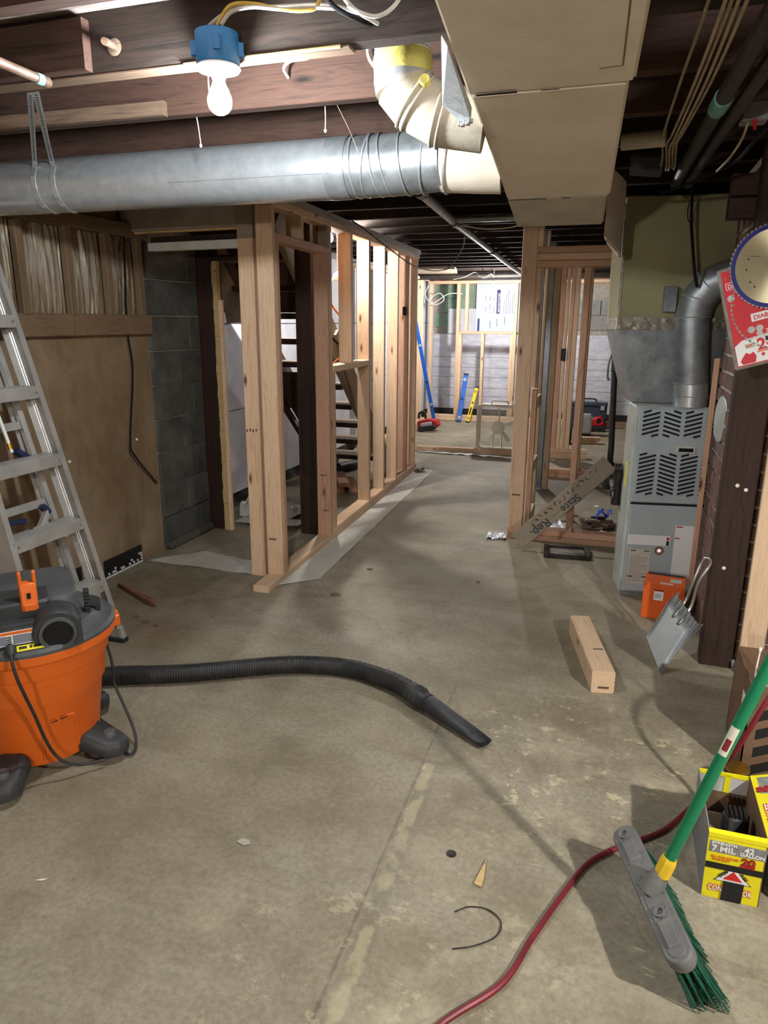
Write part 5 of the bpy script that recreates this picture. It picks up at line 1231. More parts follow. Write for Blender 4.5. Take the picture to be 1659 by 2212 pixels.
bx2 = (K(1, 0, .1) - K(0, 0, .1)).normalized(); bz2 = (K(0, 0, .2) - K(0, 0, 0)).normalized(); bn2 = bx2.cross(bz2)
# inside of the back: brown below, white print with a yellow bar above
ib = decal('inner_back', K(.97, .975, .01), -bx2, bz2, .121, .13, M['cardboard'], t); decal('inner_back', K(.97, .972, .14), -bx2, bz2, .121, .058, M['cardin'], t); decal('inner_bar', K(.62, .966, .14), -bx2, bz2, .014, .058, M['boxyellow'], t)
decal('inner_edge', K(.99, .966, .191), -bx2, bz2, .127, .008, M['boxyellow'], t)
bw = cx1 - cx0
def fd(name, u, z, w, h, m, lift=0.0, lab=None): return decal(name, K(u, 0, z) , bx2, bz2, w * bw, h, M[m], fr, lift=lift, label=lab)
fd('grey_band', 0.03, .143, .97, .034, 'boxgrey'); fd('tape_strip', 0, .094, 1.0, .018, 'black', .0012); 
def ft(s, u, z, size, m, b=0, lift=.0016, sx=1.0): return text(s, K(u, 0, z), bx2, bz2, size, M[m], fr, bold=b, lift=lift, sx=sx)
ft('STRENGTH', .07, .168, .011, 'white', .0004); ft('7 MIL', .07, .148, .023, 'white', .0007); ft('42', .62, .158, .022, 'white', .0007); ft('GALLON', .56, .147, .0135, 'white', .0005)
ft('ALL THE OTHER', .08, .128, .0085, 'orangecard', .0002); ft('BAGS JUST', .11, .120, .0085, 'orangecard', .0002)
ft('20', .60, .119, .03, 'darkprint', .0016); ft('20', .60, .119, .03, 'red', .0004, .0022); ft('BAGS', .60, .1125, .0125, 'darkprint', .0012); ft('BAGS', .60, .1125, .0125, 'red', .0003, .0022)
def tri(name, pts, m, lift): 
    n = bn2; return MB().prism([K(u, 0, z) + n * lift for u, z in pts], n * .0005).build(name, M[m], fr, smooth=False)
tri('warning_triangle', ((.17, .058), (.83, .058), (.50, .108)), 'darkprint', .0005); tri('warning_triangle', ((.20, .060), (.80, .060), (.50, .1055)), 'white', .0010); tri('warning_triangle', ((.33, .0665), (.67, .0665), (.50, .094)), 'red', .0015)
text('DEM', K(.285, 0, .069), bx2 * .66 + bz2 * .75, bz2 * .66 - bx2 * .75, .0125, M['darkprint'], fr, bold=.0003, lift=.0018); text('AGS', K(.60, 0, .088), bx2 * .66 - bz2 * .75, bz2 * .66 + bx2 * .75, .0125, M['darkprint'], fr, bold=.0003, lift=.0018)
ft('CONTRACTOR', .09, .026, .0235, 'red', .0022, .0012, .60); ft('CONTRACTOR', .09, .026, .0235, 'white', .0004, .0018, .60)
fd('tape_patch', .33, 0, .36, .062, 'black', .0024, 'black tape over the middle of the lettering')
fd('edge_band', 0, .188, 1.0, .012, 'boxyellow', .0006)
# right flap folded out
h0, h1 = K(1, 0, .2), K(1, 1, .2); fo = Vector((.135, 0, .045))
flp = MB().prism([h0, h0 + fo, h1 + fo, h1], Vector((-.0009, 0, .0028))).build('flap', M['boxyellow'], t, smooth=False, label='yellow flap lettered ULTIMATE, folded out')
fy = (h1 - h0).normalized(); fx = -fo.normalized(); fn = fy.cross(fx)
def fl2(s, a, b, size, m, bo, lift): return text(s, h0 + fy * a - fx * b, fy, fx, size, M[m], flp, bold=bo, lift=lift, sx=.9)
decal('grey_band', h0 + fy * .005 - fx * .055, fy, fx, .05, .03, M['boxgrey'], flp, lift=.003); decal('grey_band', h0 + fy * .185 - fx * .055, fy, fx, .07, .04, M['boxgrey'], flp, lift=.003)
fl2('ULTIMATE', .03, .032, .027, 'red', .0024, .0036); fl2('ULTIMATE', .03, .032, .027, 'white', .0004, .0042)
fl2('20', .19, .023, .024, 'darkprint', .002, .0042); fl2('20', .19, .023, .024, 'red', .0005, .0048); fl2('BAGS', .19, .035, .012, 'darkprint', .001, .0042); fl2('BAGS', .19, .035, .012, 'red', .0003, .0048)
panel('front_flap_edge', K(0, 0, .2), K(1, 0, .2), K(1, .045, .203), K(0, .045, .203), 'boxyellow', .002)
for i, (u, v, z, a) in enumerate(((.62, .45, .1, .5), (.35, .6, .06, -.3))):
    tt = thing('tool_grip', tuple(K(u, v, 0.004)), ['black ribbed tool grip sticking up inside the yellow carton', 'brown wood block lying inside the yellow carton'][i], 'tool')
    if i == 0:
        mb = MB().obox(K(u, v, .085), .03, .022, .08, (math.cos(a), math.sin(a), 0), (-math.sin(a), math.cos(a), 0), (.0, .2, 1))
        mb.build('grip', M['rubber'], tt, bevel=.008)
        for k_ in range(5): MB().obox(K(u, v, .168 + .0) + Vector((-.022 + .011 * k_, .02, .0)), .003, .022, .004, (1, 0, 0), (0, 1, 0), (0, 0, 1)).build('rib', M['black'], tt)
    else: MB().obox(K(u, v, .06), .025, .04, .05, (1, 0, 0), (0, 1, 0), (0, 0, 1)).build('block', M['dirtywood'], tt, bevel=.003)

# striped carton, paint pot and zip ties at the right edge
t = thing('striped_carton', (.6, 2.35, 0), 'brown cardboard carton with black diagonal stripes at the right edge', 'box')
sx0, sx1, sy0, sy1, sh = .468, .80, 2.21, 2.50, .315
for nm, lo_, hi_ in (('front_panel', (sx0, sy0, 0), (sx1, sy0 + .004, sh)), ('side_panel', (sx0, sy0, 0), (sx0 + .004, sy1, sh)), ('back_panel', (sx0, sy1 - .004, 0), (sx1, sy1, sh)), ('side_panel', (sx1 - .004, sy0, 0), (sx1, sy1, sh)), ('bottom_panel', (sx0, sy0, 0), (sx1, sy1, .004))):
    o = MB().box(lo_, hi_).build(nm, M['cardboard'], t, smooth=False)
    if nm == 'front_panel': sf = o
for k in range(4):
    x0 = sx0 + .03; z0 = .01 + k * .062
    MB().prism([(x0, sy0 - .0008, z0), (x0 + .30, sy0 - .0008, z0 + .15), (x0 + .30, sy0 - .0008, z0 + .182), (x0, sy0 - .0008, z0 + .034)], (0, .0006, 0)).build('stripe', M['black'], sf, smooth=False)
decal('white_flash', (sx0 - .0005, sy0 + .10, .20), (0, -1, 0), (0, 0, 1), .05, .05, M['white'], t)
ztl = ['tallest white zip tie curling out of the striped carton', 'white zip tie leaning in the middle of the striped carton', 'white zip tie nearest the right edge in the striped carton', 'short white zip tie low in the striped carton']
for i, pts in enumerate(([(.51, 2.28, .02), (.497, 2.26, .22), (.482, 2.25, .33), (.485, 2.25, .42)], [(.53, 2.28, .02), (.52, 2.26, .25), (.515, 2.25, .37)], [(.57, 2.30, .02), (.56, 2.28, .3), (.553, 2.26, .42)], [(.60, 2.27, .02), (.575, 2.25, .25), (.54, 2.24, .34)])):
    t = thing('zip_tie', pts[0], ztl[i], 'zip tie', 'zip ties in the striped carton')
    pth = bez(pts, 5); MB().tube(pth, .0025, 6).build('strap', M['white'], t); MB().obox(pth[-1], .004, .003, .005, (1, 0, 0), (0, 1, 0), (0, 0, 1)).build('head', M['white'], t)
t = thing('paint_pot', (.445, 2.13, 0), 'small dark pot with a brass-coloured lid in the shadow behind the handle', 'pot')
MB().lathe((.445, 2.12, 0), (0, 0, 1), [(.034, 0), (.036, .004), (.036, .07), (.032, .075)], 28).build('body', mat('pot_navy', (34, 30, 48), None), t)
MB().lathe((.445, 2.12, .075), (0, 0, 1), [(.033, 0), (.034, .003), (.034, .012), (.028, .014), (.0001, .015)], 28).build('lid', bpy.data.materials['brass'], t)
t = thing('dark_bottle', (.49, 1.70, 0), 'dark green bottle partly seen right of the yellow carton', 'bottle')
MB().lathe((.492, 1.72, 0), (0, 0, 1), [(.038, 0), (.04, .006), (.04, .08), (.03, .095), (.016, .105), (.016, .12)], 24).build('body', mat('bottle_green', (46, 56, 46), None, rough=.3), t)
MB().cyl((.492, 1.72, .12), (.492, 1.72, .135), .018, n=18).build('cap', M['black'], t)

# ================================================================== dustpan, orange box, four-by-four
t = thing('dustpan', (.27, 2.85, 0), 'galvanised dustpan standing on its corner against the dark post', 'dustpan')
T_, A_, B_, D_ = Vector((.268, 2.842, .002)), Vector((.199, 2.88, .142)), Vector((.287, 2.995, .302)), Vector((.388, 2.97, .182))
pn = (A_ - T_).cross(D_ - T_).normalized(); 
if pn.y > 0: pn = -pn
mb = MB(); NU = 8
def bp(u, w):
    p = T_.lerp(A_, u).lerp(D_.lerp(B_, u), w); edge = max(abs(u - .5) * 2 - .82, 0) / .18
    return p + pn * (.022 * edge * w + .0 + (.03 * max(w - .8, 0) / .2))
MB().grid(bp, 24, 16).build('pan', M['dustpan'], t, solid=.0016, angle=40)
MB().prism([bp(.02, .3), bp(.02, 1), bp(.02, 1) + pn * .026, bp(.02, .6) + pn * .014], (A_ - T_).normalized() * .0015).build('side_wall', M['dustpan'], t)
MB().prism([bp(.98, .3), bp(.98, 1), bp(.98, 1) + pn * .026, bp(.98, .6) + pn * .014], (A_ - T_).normalized() * .0015).build('side_wall', M['dustpan'], t)
wx = (A_ - T_).normalized(); wy = (D_ - T_).normalized()
for i in range(7):
    a = bp(.12 + .13 * i, 1) ; MB().tube([a - wy * .03 + pn * .002, a + pn * .006], .0022, 6).build('corrugation', M['dustpan'], t)
hp0, hp1 = bp(.40, .86) + pn * .004, bp(.62, .86) + pn * .004; tip = Vector((.408, 3.0, .455))
MB().tube(bez([hp0 - wy * .02, hp0 + wy * .06, Vector((.383, 2.99, .36)), tip + Vector((.012, 0, -.015)), tip + Vector((-.005, 0, .01)), tip + Vector((-.024, 0, -.02)), Vector((.362, 2.985, .36)), hp1 + wy * .06, hp1 - wy * .02], 8), .0065, 12).build('handle', M['steel'], t, label='bright looped handle')
for h in (hp0, hp1): MB().tube([h - wy * .03, h - wy * .012], .006, 8).build('weld', M['dustpan'], t)

OA = R_(-6); OO = Vector((.203, 3.44, 0)); OU = Vector((math.cos(OA), math.sin(OA), 0)); OV = Vector((-math.sin(OA), math.cos(OA), 0))
t = thing('orange_box', tuple(OO), 'orange cardboard box with barcode label beside the furnace foot', 'box')
ow, od, oh = .185, .17, .178
bd_ = MB().obox(OO + OU * ow / 2 + OV * od / 2 + Vector((0, 0, oh / 2)), ow / 2, od / 2, oh / 2, OU, OV, (0, 0, 1)).build('carton', M['orangecard'], t, bevel=.002)
lb = decal('barcode_label', OO + OU * .05 + Vector((0, 0, .098)), OU, (0, 0, 1), .042, .044, M['white'], bd_, label='white barcode label')
for i in range(9): decal('bar', OO + OU * (.057 + .0032 * i) - OV * .0009 + Vector((0, 0, .108)), OU, (0, 0, 1), .0008 + .001 * (i % 3 == 0), .024, M['darkprint'], lb, t=.0003)
decal('label_heading', OO + OU * .05 - OV * .0002 + Vector((0, 0, .145)), OU, (0, 0, 1), .042, .006, M['cord_red'], bd_, t=.0004)
decal('black_edge', OO + OV * (od - .03) + OU * .01 + Vector((0, 0, oh)), OU, OV, ow - .02, .028, M['darkprint'], bd_); decal('top_label', OO + OU * .115 + OV * .05 + Vector((0, 0, oh)), OU, OV, .05, .05, M['cardin'], bd_)
decal('top_label', OO + OU * .07 + OV * .012 + Vector((0, 0, oh)), OU, OV, .06, .02, M['cardin'], bd_)
MB().bar(OO - OV * .0006 + Vector((0, 0, oh)), OO - OV * .0006 + OU * .05 + Vector((0, 0, oh - .06)), .001, .0006).build('fold_line', M['cardboard'], bd_)

t = thing('lumber_block', (0, 2.85, 0), 'short square four-by-four lumber lying on the open floor', 'lumber')
b4 = board('timber', (.046, 2.615, .0455), (-.072, 3.138, .0455), .087, .091, M['fresh2'], t, ch=.004)
ex = Vector((.976, .22, 0)); en = Vector((.22, -.976, 0))
for i in range(7): decal('stamp', Vector((.046, 2.615, .018)) + en * .0006 + ex * (-.018 + .006 * i), ex, (0, 0, 1), .0042, .009, M['darkprint'], t, t=.0004)
for i in range(5):
    p = Vector((.01, 2.80, .0912)); decal('stamp', p + ex * (.008 * i - .01), ex, (-.22, .976, 0), .006, .012, M['stamp'], t, t=.0004)

# ================================================================== saw blade pack on the dark post
SA = R_(16.5); SU = Vector((math.cos(SA), 0, math.sin(SA))); SV = Vector((-math.sin(SA), 0, math.cos(SA))); SN = Vector((0, -1, 0))
SO = Vector((.415, 2.925, 1.222))
t = thing('saw_blade_pack', (.47, 2.93, 1.45), 'red blister pack with a blue-rimmed circular saw blade on the dark post', 'saw blade pack')
def S(u, v, n=0): return SO + SU * u + SV * v + SN * n
PWid, PHt = .34, .345
def sq(u0, v0, u1, v1, n0, n1, m, name, par=t, bevel=.0, label=None):
    c = S((u0 + u1) / 2, (v0 + v1) / 2, (n0 + n1) / 2); return MB().obox(c, (u1 - u0) / 2, (v1 - v0) / 2, abs(n1 - n0) / 2, SU, SV, SN).build(name, M[m], par, bevel=bevel, label=label)
sq(-.010, -.010, PWid + .01, PHt + .01, -.022, 0, 'packgrey', 'blister_tray', bevel=.006)
sq(0, 0, PWid, PHt, 0, .003, 'packred', 'card')
MB().prism([S(.002, .004, .0032), S(PWid, .004, .0032), S(PWid, .118, .0032), S(.028, .092, .0032), S(.002, .075, .0032)], SN * .0006).build('white_field', M['white'], t, smooth=False)
sq(.028, .086, PWid, .098, .0032, .0038, 'packred', 'red_edge')
big = S(.17, .19, .0038); mb = MB()
for i in range(60):
    a = 2 * math.pi * i / 60; p = big + SU * .158 * math.cos(a) + SV * .158 * math.sin(a)
    if -.16 < (p - SO).dot(SU) < PWid and (p - SO).dot(SV) > .0: mb.obox(p, .0035, .0055, .0012, SU * math.cos(a) + SV * math.sin(a), SV * math.cos(a) - SU * math.sin(a), SN)
mb.build('tooth_ring', M['steel'], t, smooth=False)
bc_ = Vector((.488, 2.925, 1.574)) + SN * .012; br = .147
mb = MB(); n = 60; vs = []
for i in range(n):
    for k, r in ((0, br - .006), (.25, br - .006), (.35, br), (.75, br - .002)):
        a = 2 * math.pi * (i + k) / n; vs.append(bc_ + SU * r * math.cos(a) + SV * r * math.sin(a))
mb.prism(vs, SN * .002); bl_ = mb.build('saw_blade', M['steel'], t, smooth=False, label='round saw blade')
MB().lathe(bc_ + SN * .002, SN, [(br - .007, 0), (br - .007, .0008), (br - .021, .0008), (br - .021, 0)], 72).build('blue_rim', M['ringblue'], bl_, label='dark blue rim band')
bs_ = NT('brushed_blade'); vb = bs_.coord((1, 1, 1)); bs_.col(bs_.ramp(bs_.noise(vb, 8, 4), [(.3, rgba((176, 164, 130))), (.7, rgba((198, 188, 156)))])); bs_.b.inputs['Anisotropic'].default_value = .9; bs_.fin(.34, .55)
tg = bs_.n('ShaderNodeTangent', direction_type='RADIAL', axis='Y'); bs_.l(tg.outputs[0], bs_.b.inputs['Tangent'])
me_disc = MB().lathe((0, 0, 0), (0, -1, 0), [(br - .021, 0), (br - .021, .0006), (.013, .0006), (.013, 0)], 72)
dk = me_disc.build('blade_face', bs_.m, None); dk.parent = bl_; dk.matrix_basis = wm(bl_).inverted() @ Matrix.Translation(bc_ + SN * .0022)
for a in (.6, 2.3, 4.3): MB().bar(bc_ + SN * .003 + (SU * math.cos(a) + SV * math.sin(a)) * .06, bc_ + SN * .003 + (SU * math.cos(a + .2) + SV * math.sin(a + .2)) * .095, .0012, .0004, SN).build('laser_slot', M['hole'], bl_)
for a in (2.6, 3.0, 3.5, 3.75): MB().cyl(bc_ + SN * .0028 + (SU * math.cos(a) + SV * math.sin(a)) * .09, bc_ + SN * .0034 + (SU * math.cos(a) + SV * math.sin(a)) * .09, .003, n=8).build('vent_hole', M['hole'], bl_)
def stx(s, u, v, size, m, b=.0004, n=.0042): return text(s, S(u, v, 0), SU, SV, size, M[m], t, bold=b, lift=n)
sq(.008, .278, .10, .303, .0032, .0038, 'white', 'logo_frame'); sq(.010, .280, .10, .301, .0038, .0042, 'packred', 'logo_frame'); stx('DIABLO', .014, .2835, .0185, 'white', .0003, .0046)
sq(.070, .148, .20, .176, .0032, .0038, 'white', 'logo_frame'); stx('DIABLO', .077, .1545, .0215, 'packred', .0004, .0042)
for u, v, r in ((.018, .247, .012), (.064, .122, .012), (.091, .121, .012)):
    MB().lathe(S(u, v, .0032), SN, [(r, 0), (r, .0006), (r * .7, .0006), (r * .65, .0004), (.0001, .0004)], 20).build('round_badge', M['cardin'], t)
for u, v in ((.012, .318), (.020, .222)): MB().lathe(S(u, v, .003), SN, [(.0045, 0), (.0045, .001), (.002, .001)], 12).build('rivet', bpy.data.materials['brass'], t)
for i in range(2): sq(.110, .103 + .007 * i, .17, .106 + .007 * i, .0032, .0037, 'white', 'print_line')
MB().lathe(S(.088, .1035, .0032), SN, [(.009, 0), (.011, .0005), (.0001, .0005)], 6).build('shield_badge', M['cardin'], t)
stx('2', .074, .046, .056, 'red', .0018, .0046); sq(.103, .072, .22, .087, .0038, .0044, 'darkprint', 'heading_bar'); stx('BLADES', .112, .0745, .014, 'white', .0002, .005); stx('VALUE', .103, .050, .024, 'red', .0009, .0046)
sq(.034, .060, .068, .076, .0038, .0042, 'offwhite', 'print_tag'); stx('25%', .037, .063, .013, 'red', .0004, .0046)
sq(.070, .038, .25, .042, .0038, .0042, 'orangecard', 'print_bar'); MB().lathe(S(.088, .028, .0038), SN, [(.006, 0), (.006, .0005), (.0001, .0005)], 14).build('dot', M['red'], t)
MB().prism([S(u, v, .0038) for u, v in ((.018, .006), (.06, .006), (.066, .028), (.058, .044), (.046, .038), (.034, .046), (.02, .03), (.012, .018))], SN * .0005).build('red_burst', M['packred'], t, smooth=False)

# ================================================================== leaning lettered board and floor register
t = thing('lettered_board', (-.48, 4.30, 0), 'weathered board with handwritten dark lettering leaning from floor to gas pipe', 'board')
LB0, LB1 = Vector((-.51, 4.31, .052)), Vector((.0, 4.46, .555)); lbx = (LB1 - LB0).normalized(); lbn = Vector((0, -.94, .34)); lbn = (lbn - lbx * lbn.dot(lbx)).normalized(); lbu = lbn.cross(lbx).normalized()
bo = board('plank', LB0, LB1, .016, .112, wood('grey_board', (150, 138, 120), (112, 98, 80), False), t, up=lbu)
BO = (LB0 + lbn * .0085)
def lt(s, a, h, size, b=.001, m='darkprint'): text(s, BO + lbx * a + lbu * h, -lbx, -lbu, size, M[m], t, bold=b, lift=.0006, sx=1.0)
ink = mat('faded_ink', (70, 44, 38), None, rough=.8); M['ink'] = ink
lt('Rep.', .235, -.004, .078, .0012); lt('State', .47, -.010, .068, .001)
rr = random.Random(17)
for i in range(15):   # faded, unreadable second line along the upper edge
    a = .14 + .036 * i; h = .018 + .004 * (i % 3)
    MB().tube([BO + lbn * .0004 + lbx * (a + dx) + lbu * (h + dy) for dx, dy in bez([Vector((rr.uniform(-.012, .014), rr.uniform(-.014, .018), 0)) for _ in range(4)], 3) and [(p.x, p.y) for p in bez([Vector((rr.uniform(-.012, .014), rr.uniform(-.014, .018), 0)) for _ in range(4)], 3)]], .0022, 4).build('ink_stroke', ink, t)
t = thing('floor_register', (-.2, 4.32, 0), 'dark metal register frame lying on the floor before the furnace', 'register')
rx, ry_ = Vector((.99, .09, 0)), Vector((-.09, .99, 0)); ro = Vector((-.335, 4.20, .0))
def rg(u0, u1, v0, v1, z0, z1, m, name): c = ro + rx * (u0 + u1) / 2 + ry_ * (v0 + v1) / 2 + Vector((0, 0, (z0 + z1) / 2)); MB().obox(c, (u1 - u0) / 2, (v1 - v0) / 2, (z1 - z0) / 2, rx, ry_, (0, 0, 1)).build(name, M[m], t, bevel=.003)
rg(0, .03, 0, .2, .0, .028, 'iron', 'frame_bar'); rg(.245, .275, 0, .2, 0, .028, 'iron', 'frame_bar'); rg(.03, .245, 0, .022, 0, .028, 'iron', 'frame_bar'); rg(.03, .245, .178, .2, 0, .028, 'iron', 'frame_bar'); rg(.03, .245, .022, .178, 0, .012, 'packgrey', 'glass_panel')

# ================================================================== small things on the floor
def chip(name, pts, h, m, label, cat, group=None):
    t = thing(name, (*pts[0], 0), label, cat, group); MB().prism([(x, y, .001) for x, y in pts], (0, 0, h)).build('piece', M[m], t, bevel=.001); return t
t = thing('wood_stick', (-2.26, 2.88, 0), 'reddish-brown stick lying on the floor right of the ladder', 'stick')
MB().loft([[(-2.455, 2.985, .004), (-2.44, 2.96, .004), (-2.44, 2.962, .022), (-2.455, 2.982, .022)], [(-2.13, 2.83, .003), (-2.14, 2.795, .003), (-2.14, 2.797, .03), (-2.13, 2.827, .03)], [(-2.085, 2.797, .008), (-2.09, 2.785, .008), (-2.09, 2.786, .02), (-2.085, 2.795, .02)]]).build('stick', mat('stick_wood', (132, 92, 66), (104, 68, 46), 12, .8), t)
chip('wood_sliver', [(-.222, 1.60), (-.238, 1.50), (-.218, 1.495), (-.216, 1.52)], .006, 'roughwood', 'pale pointed wood sliver on the floor near the bottom middle', 'wood chip')
t = thing('metal_disc', (-.316, 1.589, 0), 'small round grey disc on the floor left of the wood sliver', 'disc'); MB().lathe((-.316, 1.589, .0005), (0, 0, 1), [(.0135, 0), (.0135, .002), (.010, .0026), (.0001, .0026)], 20).build('disc', M['iron'], t)
t = thing('bent_wire', (-.19, 1.4, 0), 'thin dark wire bent into an open loop on the floor', 'wire')
MB().tube(bez([(-.265, 1.40, .002), (-.235, 1.425, .003), (-.19, 1.43, .004), (-.155, 1.405, .004), (-.158, 1.36, .003), (-.20, 1.32, .002), (-.247, 1.295, .002)], 7), .0016, 6).build('wire', M['iron'], t)
chip('paint_flake', [(-.885, 1.448), (-.86, 1.44), (-.842, 1.452), (-.855, 1.466), (-.875, 1.464)], .003, 'mortar', 'pinkish-grey flake on the floor at lower left', 'flake')
chip('foam_crumb', [(-1.30, 1.163), (-1.282, 1.168), (-1.273, 1.178), (-1.288, 1.172)], .003, 'glue', 'thin cream sliver near the lower left edge', 'crumb')
for i, (x, y, w) in enumerate(((-.632, 3.655, .012), (-1.30, 3.23, .03), (-1.26, 3.66, .02), (-2.02, 2.62, .02), (-2.10, 2.66, .014), (-1.95, 2.60, .016))):
    chip('dirt_clump', [(x - w, y), (x - w * .2, y - w * .7), (x + w, y - w * .1), (x + w * .5, y + w * .6), (x - w * .4, y + w * .7)], .005, 'cardboard', ['small dark clump alone on the corridor floor', 'leaf-like brown clump below the long plastic strip', 'dark clump beside the long plastic strip', 'dirt clump nearest the ladder foot', 'dirt clump above the ladder foot', 'dirt clump right of the ladder foot'][i], 'debris', 'dirt clumps')
# vents in the left wall
for i, (y0, y1, z0, z1, l) in enumerate(((3.03, 3.36, .0, .105, 'long black dimpled sheet at the foot of the left wall, white overspray below'), (2.76, 2.86, .05, .135, 'small black dimpled square seen between the ladder rails'))):
    t = thing('dimple_sheet', (-2.57, (y0 + y1) / 2, z0), l, 'drain sheet')
    MB().box((-2.579, y0, z0), (-2.573, y1, z1)).build('sheet', M['dimple'], t)
    mb = MB(); n1, n2 = int((y1 - y0) / .018), int((z1 - z0) / .017)
    for a in range(n1):
        for b in range(n2):
            yy, zz = y0 + .009 + a * .018, z0 + .009 + b * .017; cur = 1 if (i == 0 and (b < 1 or (b < 4 and random.random() < .62 - .17 * b))) else 0
            mb.m(cur).obox((-2.570, yy, zz), .004, .0055, .005, (1, 0, 0), (0, 1, 0), (0, 0, 1))
    o = mb.build('dimple', [M['dimple'], M['plasterwhite']], t, smooth=False); o['kind'] = 'stuff'
for y, z, w in ((2.70, 1.02, .016), (2.86, .69, .009), (3.40, .72, .008), (2.78, .33, .012)):
    MB().lathe((-2.579, y, z), (1, .1, 0), [(w, 0), (w * .8, .006), (w * .3, .003), (.0001, .002)], 9).build('plaster_chip', M['glue'], wl, label='pale chipped spot')
# cobweb threads
for i, (a, b, c) in enumerate((((-.88, 2.2, 2.03), (-.86, 2.3, 1.95), (-.845, 2.36, 1.88)), ((-1.34, 2.2, 2.0), (-1.338, 2.205, 1.97), (-1.336, 2.21, 1.925)), ((-.905, 2.21, 2.0), (-.904, 2.21, 1.97), (-.905, 2.21, 1.94)))):
    t = thing('cobweb_strand', a, ['long thin cobweb thread slanting down right of the main bulb', 'dusty strand hanging from the second joist left of the main bulb', 'dusty strand hanging from the second joist right of the main bulb'][i], 'cobweb')
    MB().tube(bez([a, b, c], 5), .0008 if i == 0 else .0017, 5).build('strand', M['tanrag'], t)
    if i: MB().lathe(c, (0, 0, -1), [(.0015, 0), (.005, .004), (.003, .010), (.0001, .012)], 8).build('dust_ball', M['tanrag'], t)

# ================================================================== far room
t = thing('box_fan', (-1.2, 7.78, 0), 'dusty white box fan standing on the floor behind the floor plate', 'fan')
fx0, fx1, fz1, fy0, fy1 = -1.43, -.95, .515, 7.72, 7.83
def rr2(x0, x1, z0, z1, rad, n=6):
    P = []
    for cx_, cz_, a0 in ((x1 - rad, z1 - rad, 0), (x0 + rad, z1 - rad, 90), (x0 + rad, z0 + rad, 180), (x1 - rad, z0 + rad, 270)):
        for i in range(n + 1): a = R_(a0 + 90 * i / n); P.append((cx_ + rad * math.cos(a), cz_ + rad * math.sin(a)))
    return P
o_, i_ = rr2(fx0, fx1, .015, fz1, .07), rr2(fx0 + .03, fx1 - .03, .045, fz1 - .03, .05); n = len(o_)
vs = [(x, y, z) for y, P in ((fy0, o_), (fy1, o_), (fy1, i_), (fy0, i_)) for x, z in P]; fs = []
for r in range(4):
    for k in range(n): fs.append([r * n + k, r * n + (k + 1) % n, ((r + 1) % 4) * n + (k + 1) % n, ((r + 1) % 4) * n + k])
MB().add(vs, fs).build('housing', M['fan'], t)
gr = MB()
for i in range(41): x = fx0 + .03 + (fx1 - fx0 - .06) * i / 40; gr.bar((x, fy0 + .004, .045), (x, fy0 + .004, fz1 - .03), .0036, .003, (0, 1, 0))
for i in range(11): z = .06 + (fz1 - .1) * i / 10; gr.bar((fx0 + .03, fy0 + .007, z), (fx1 - .03, fy0 + .007, z), .003, .003)
o = gr.build('grille', M['fanwire'], t, smooth=False); o['kind'] = 'stuff'
ctr = Vector(((fx0 + fx1) / 2, fy0 + .004, .27))
MB().lathe(ctr, (0, -1, 0), [(.07, -.002), (.07, .004), (.064, .007), (.05, .004), (.0001, .005)], 32).build('hub_badge', M['fan'], t)
MB().lathe(ctr + Vector((0, .055, 0)), (0, -1, 0), [(.03, -.02), (.03, .02), (.0001, .022)], 20).build('motor', M['fan'], t)
FBn = NT('translucent_fan_blade'); FBn.col(rgba((206, 202, 190))); tr_ = FBn.n('ShaderNodeBsdfTranslucent'); tr_.inputs[0].default_value = rgba((206, 202, 190)); mx_ = FBn.n('ShaderNodeMixShader'); mx_.inputs[0].default_value = .9
FBn.l(FBn.b.outputs[0], mx_.inputs[1]); FBn.l(tr_.outputs[0], mx_.inputs[2]); FBn.l(mx_.outputs[0], FBn.t.nodes['Material Output'].inputs[0]); FB = FBn.m
for k in range(5):
    a = 2 * math.pi * k / 5 + .3; rad = Vector((math.cos(a), 0, math.sin(a))); tan = Vector((-math.sin(a), 0, math.cos(a)))
    c0 = ctr + Vector((0, .055, 0))
    MB().add([c0 + rad * .04 - tan * .008 + Vector((0, -.03, 0)), c0 + rad * .04 + tan * .008 + Vector((0, .03, 0)), c0 + rad * .19 + tan * .022 + Vector((0, .035, 0)), c0 + rad * .2 - tan * .012 + Vector((0, -.035, 0))], [(0, 1, 2, 3)]).build('blade', FB, t, solid=.003)
for x in (-.05, .05): MB().bar(ctr + Vector((x, .004, -.23)), ctr + Vector((x * .8, .004, -.06)), .012, .004, (0, 1, 0)).build('stay', M['fanwire'], t)
MB().tube(bez([(-1.28, 7.775, .51), (-1.275, 7.775, .545), (-1.19, 7.775, .55), (-1.11, 7.775, .545), (-1.10, 7.775, .51)], 5), .008, 8).build('handle', M['fan'], t)
for x in (-1.36, -1.02): MB().box((x - .03, fy0, 0), (x + .03, fy1, .018)).build('foot', M['fan'], t, bevel=.003)
MB().lathe((-1.05, 7.775, .515), (0, 0, 1), [(.018, 0), (.018, .015), (.0001, .018)], 16).build('knob', M['fan'], t)

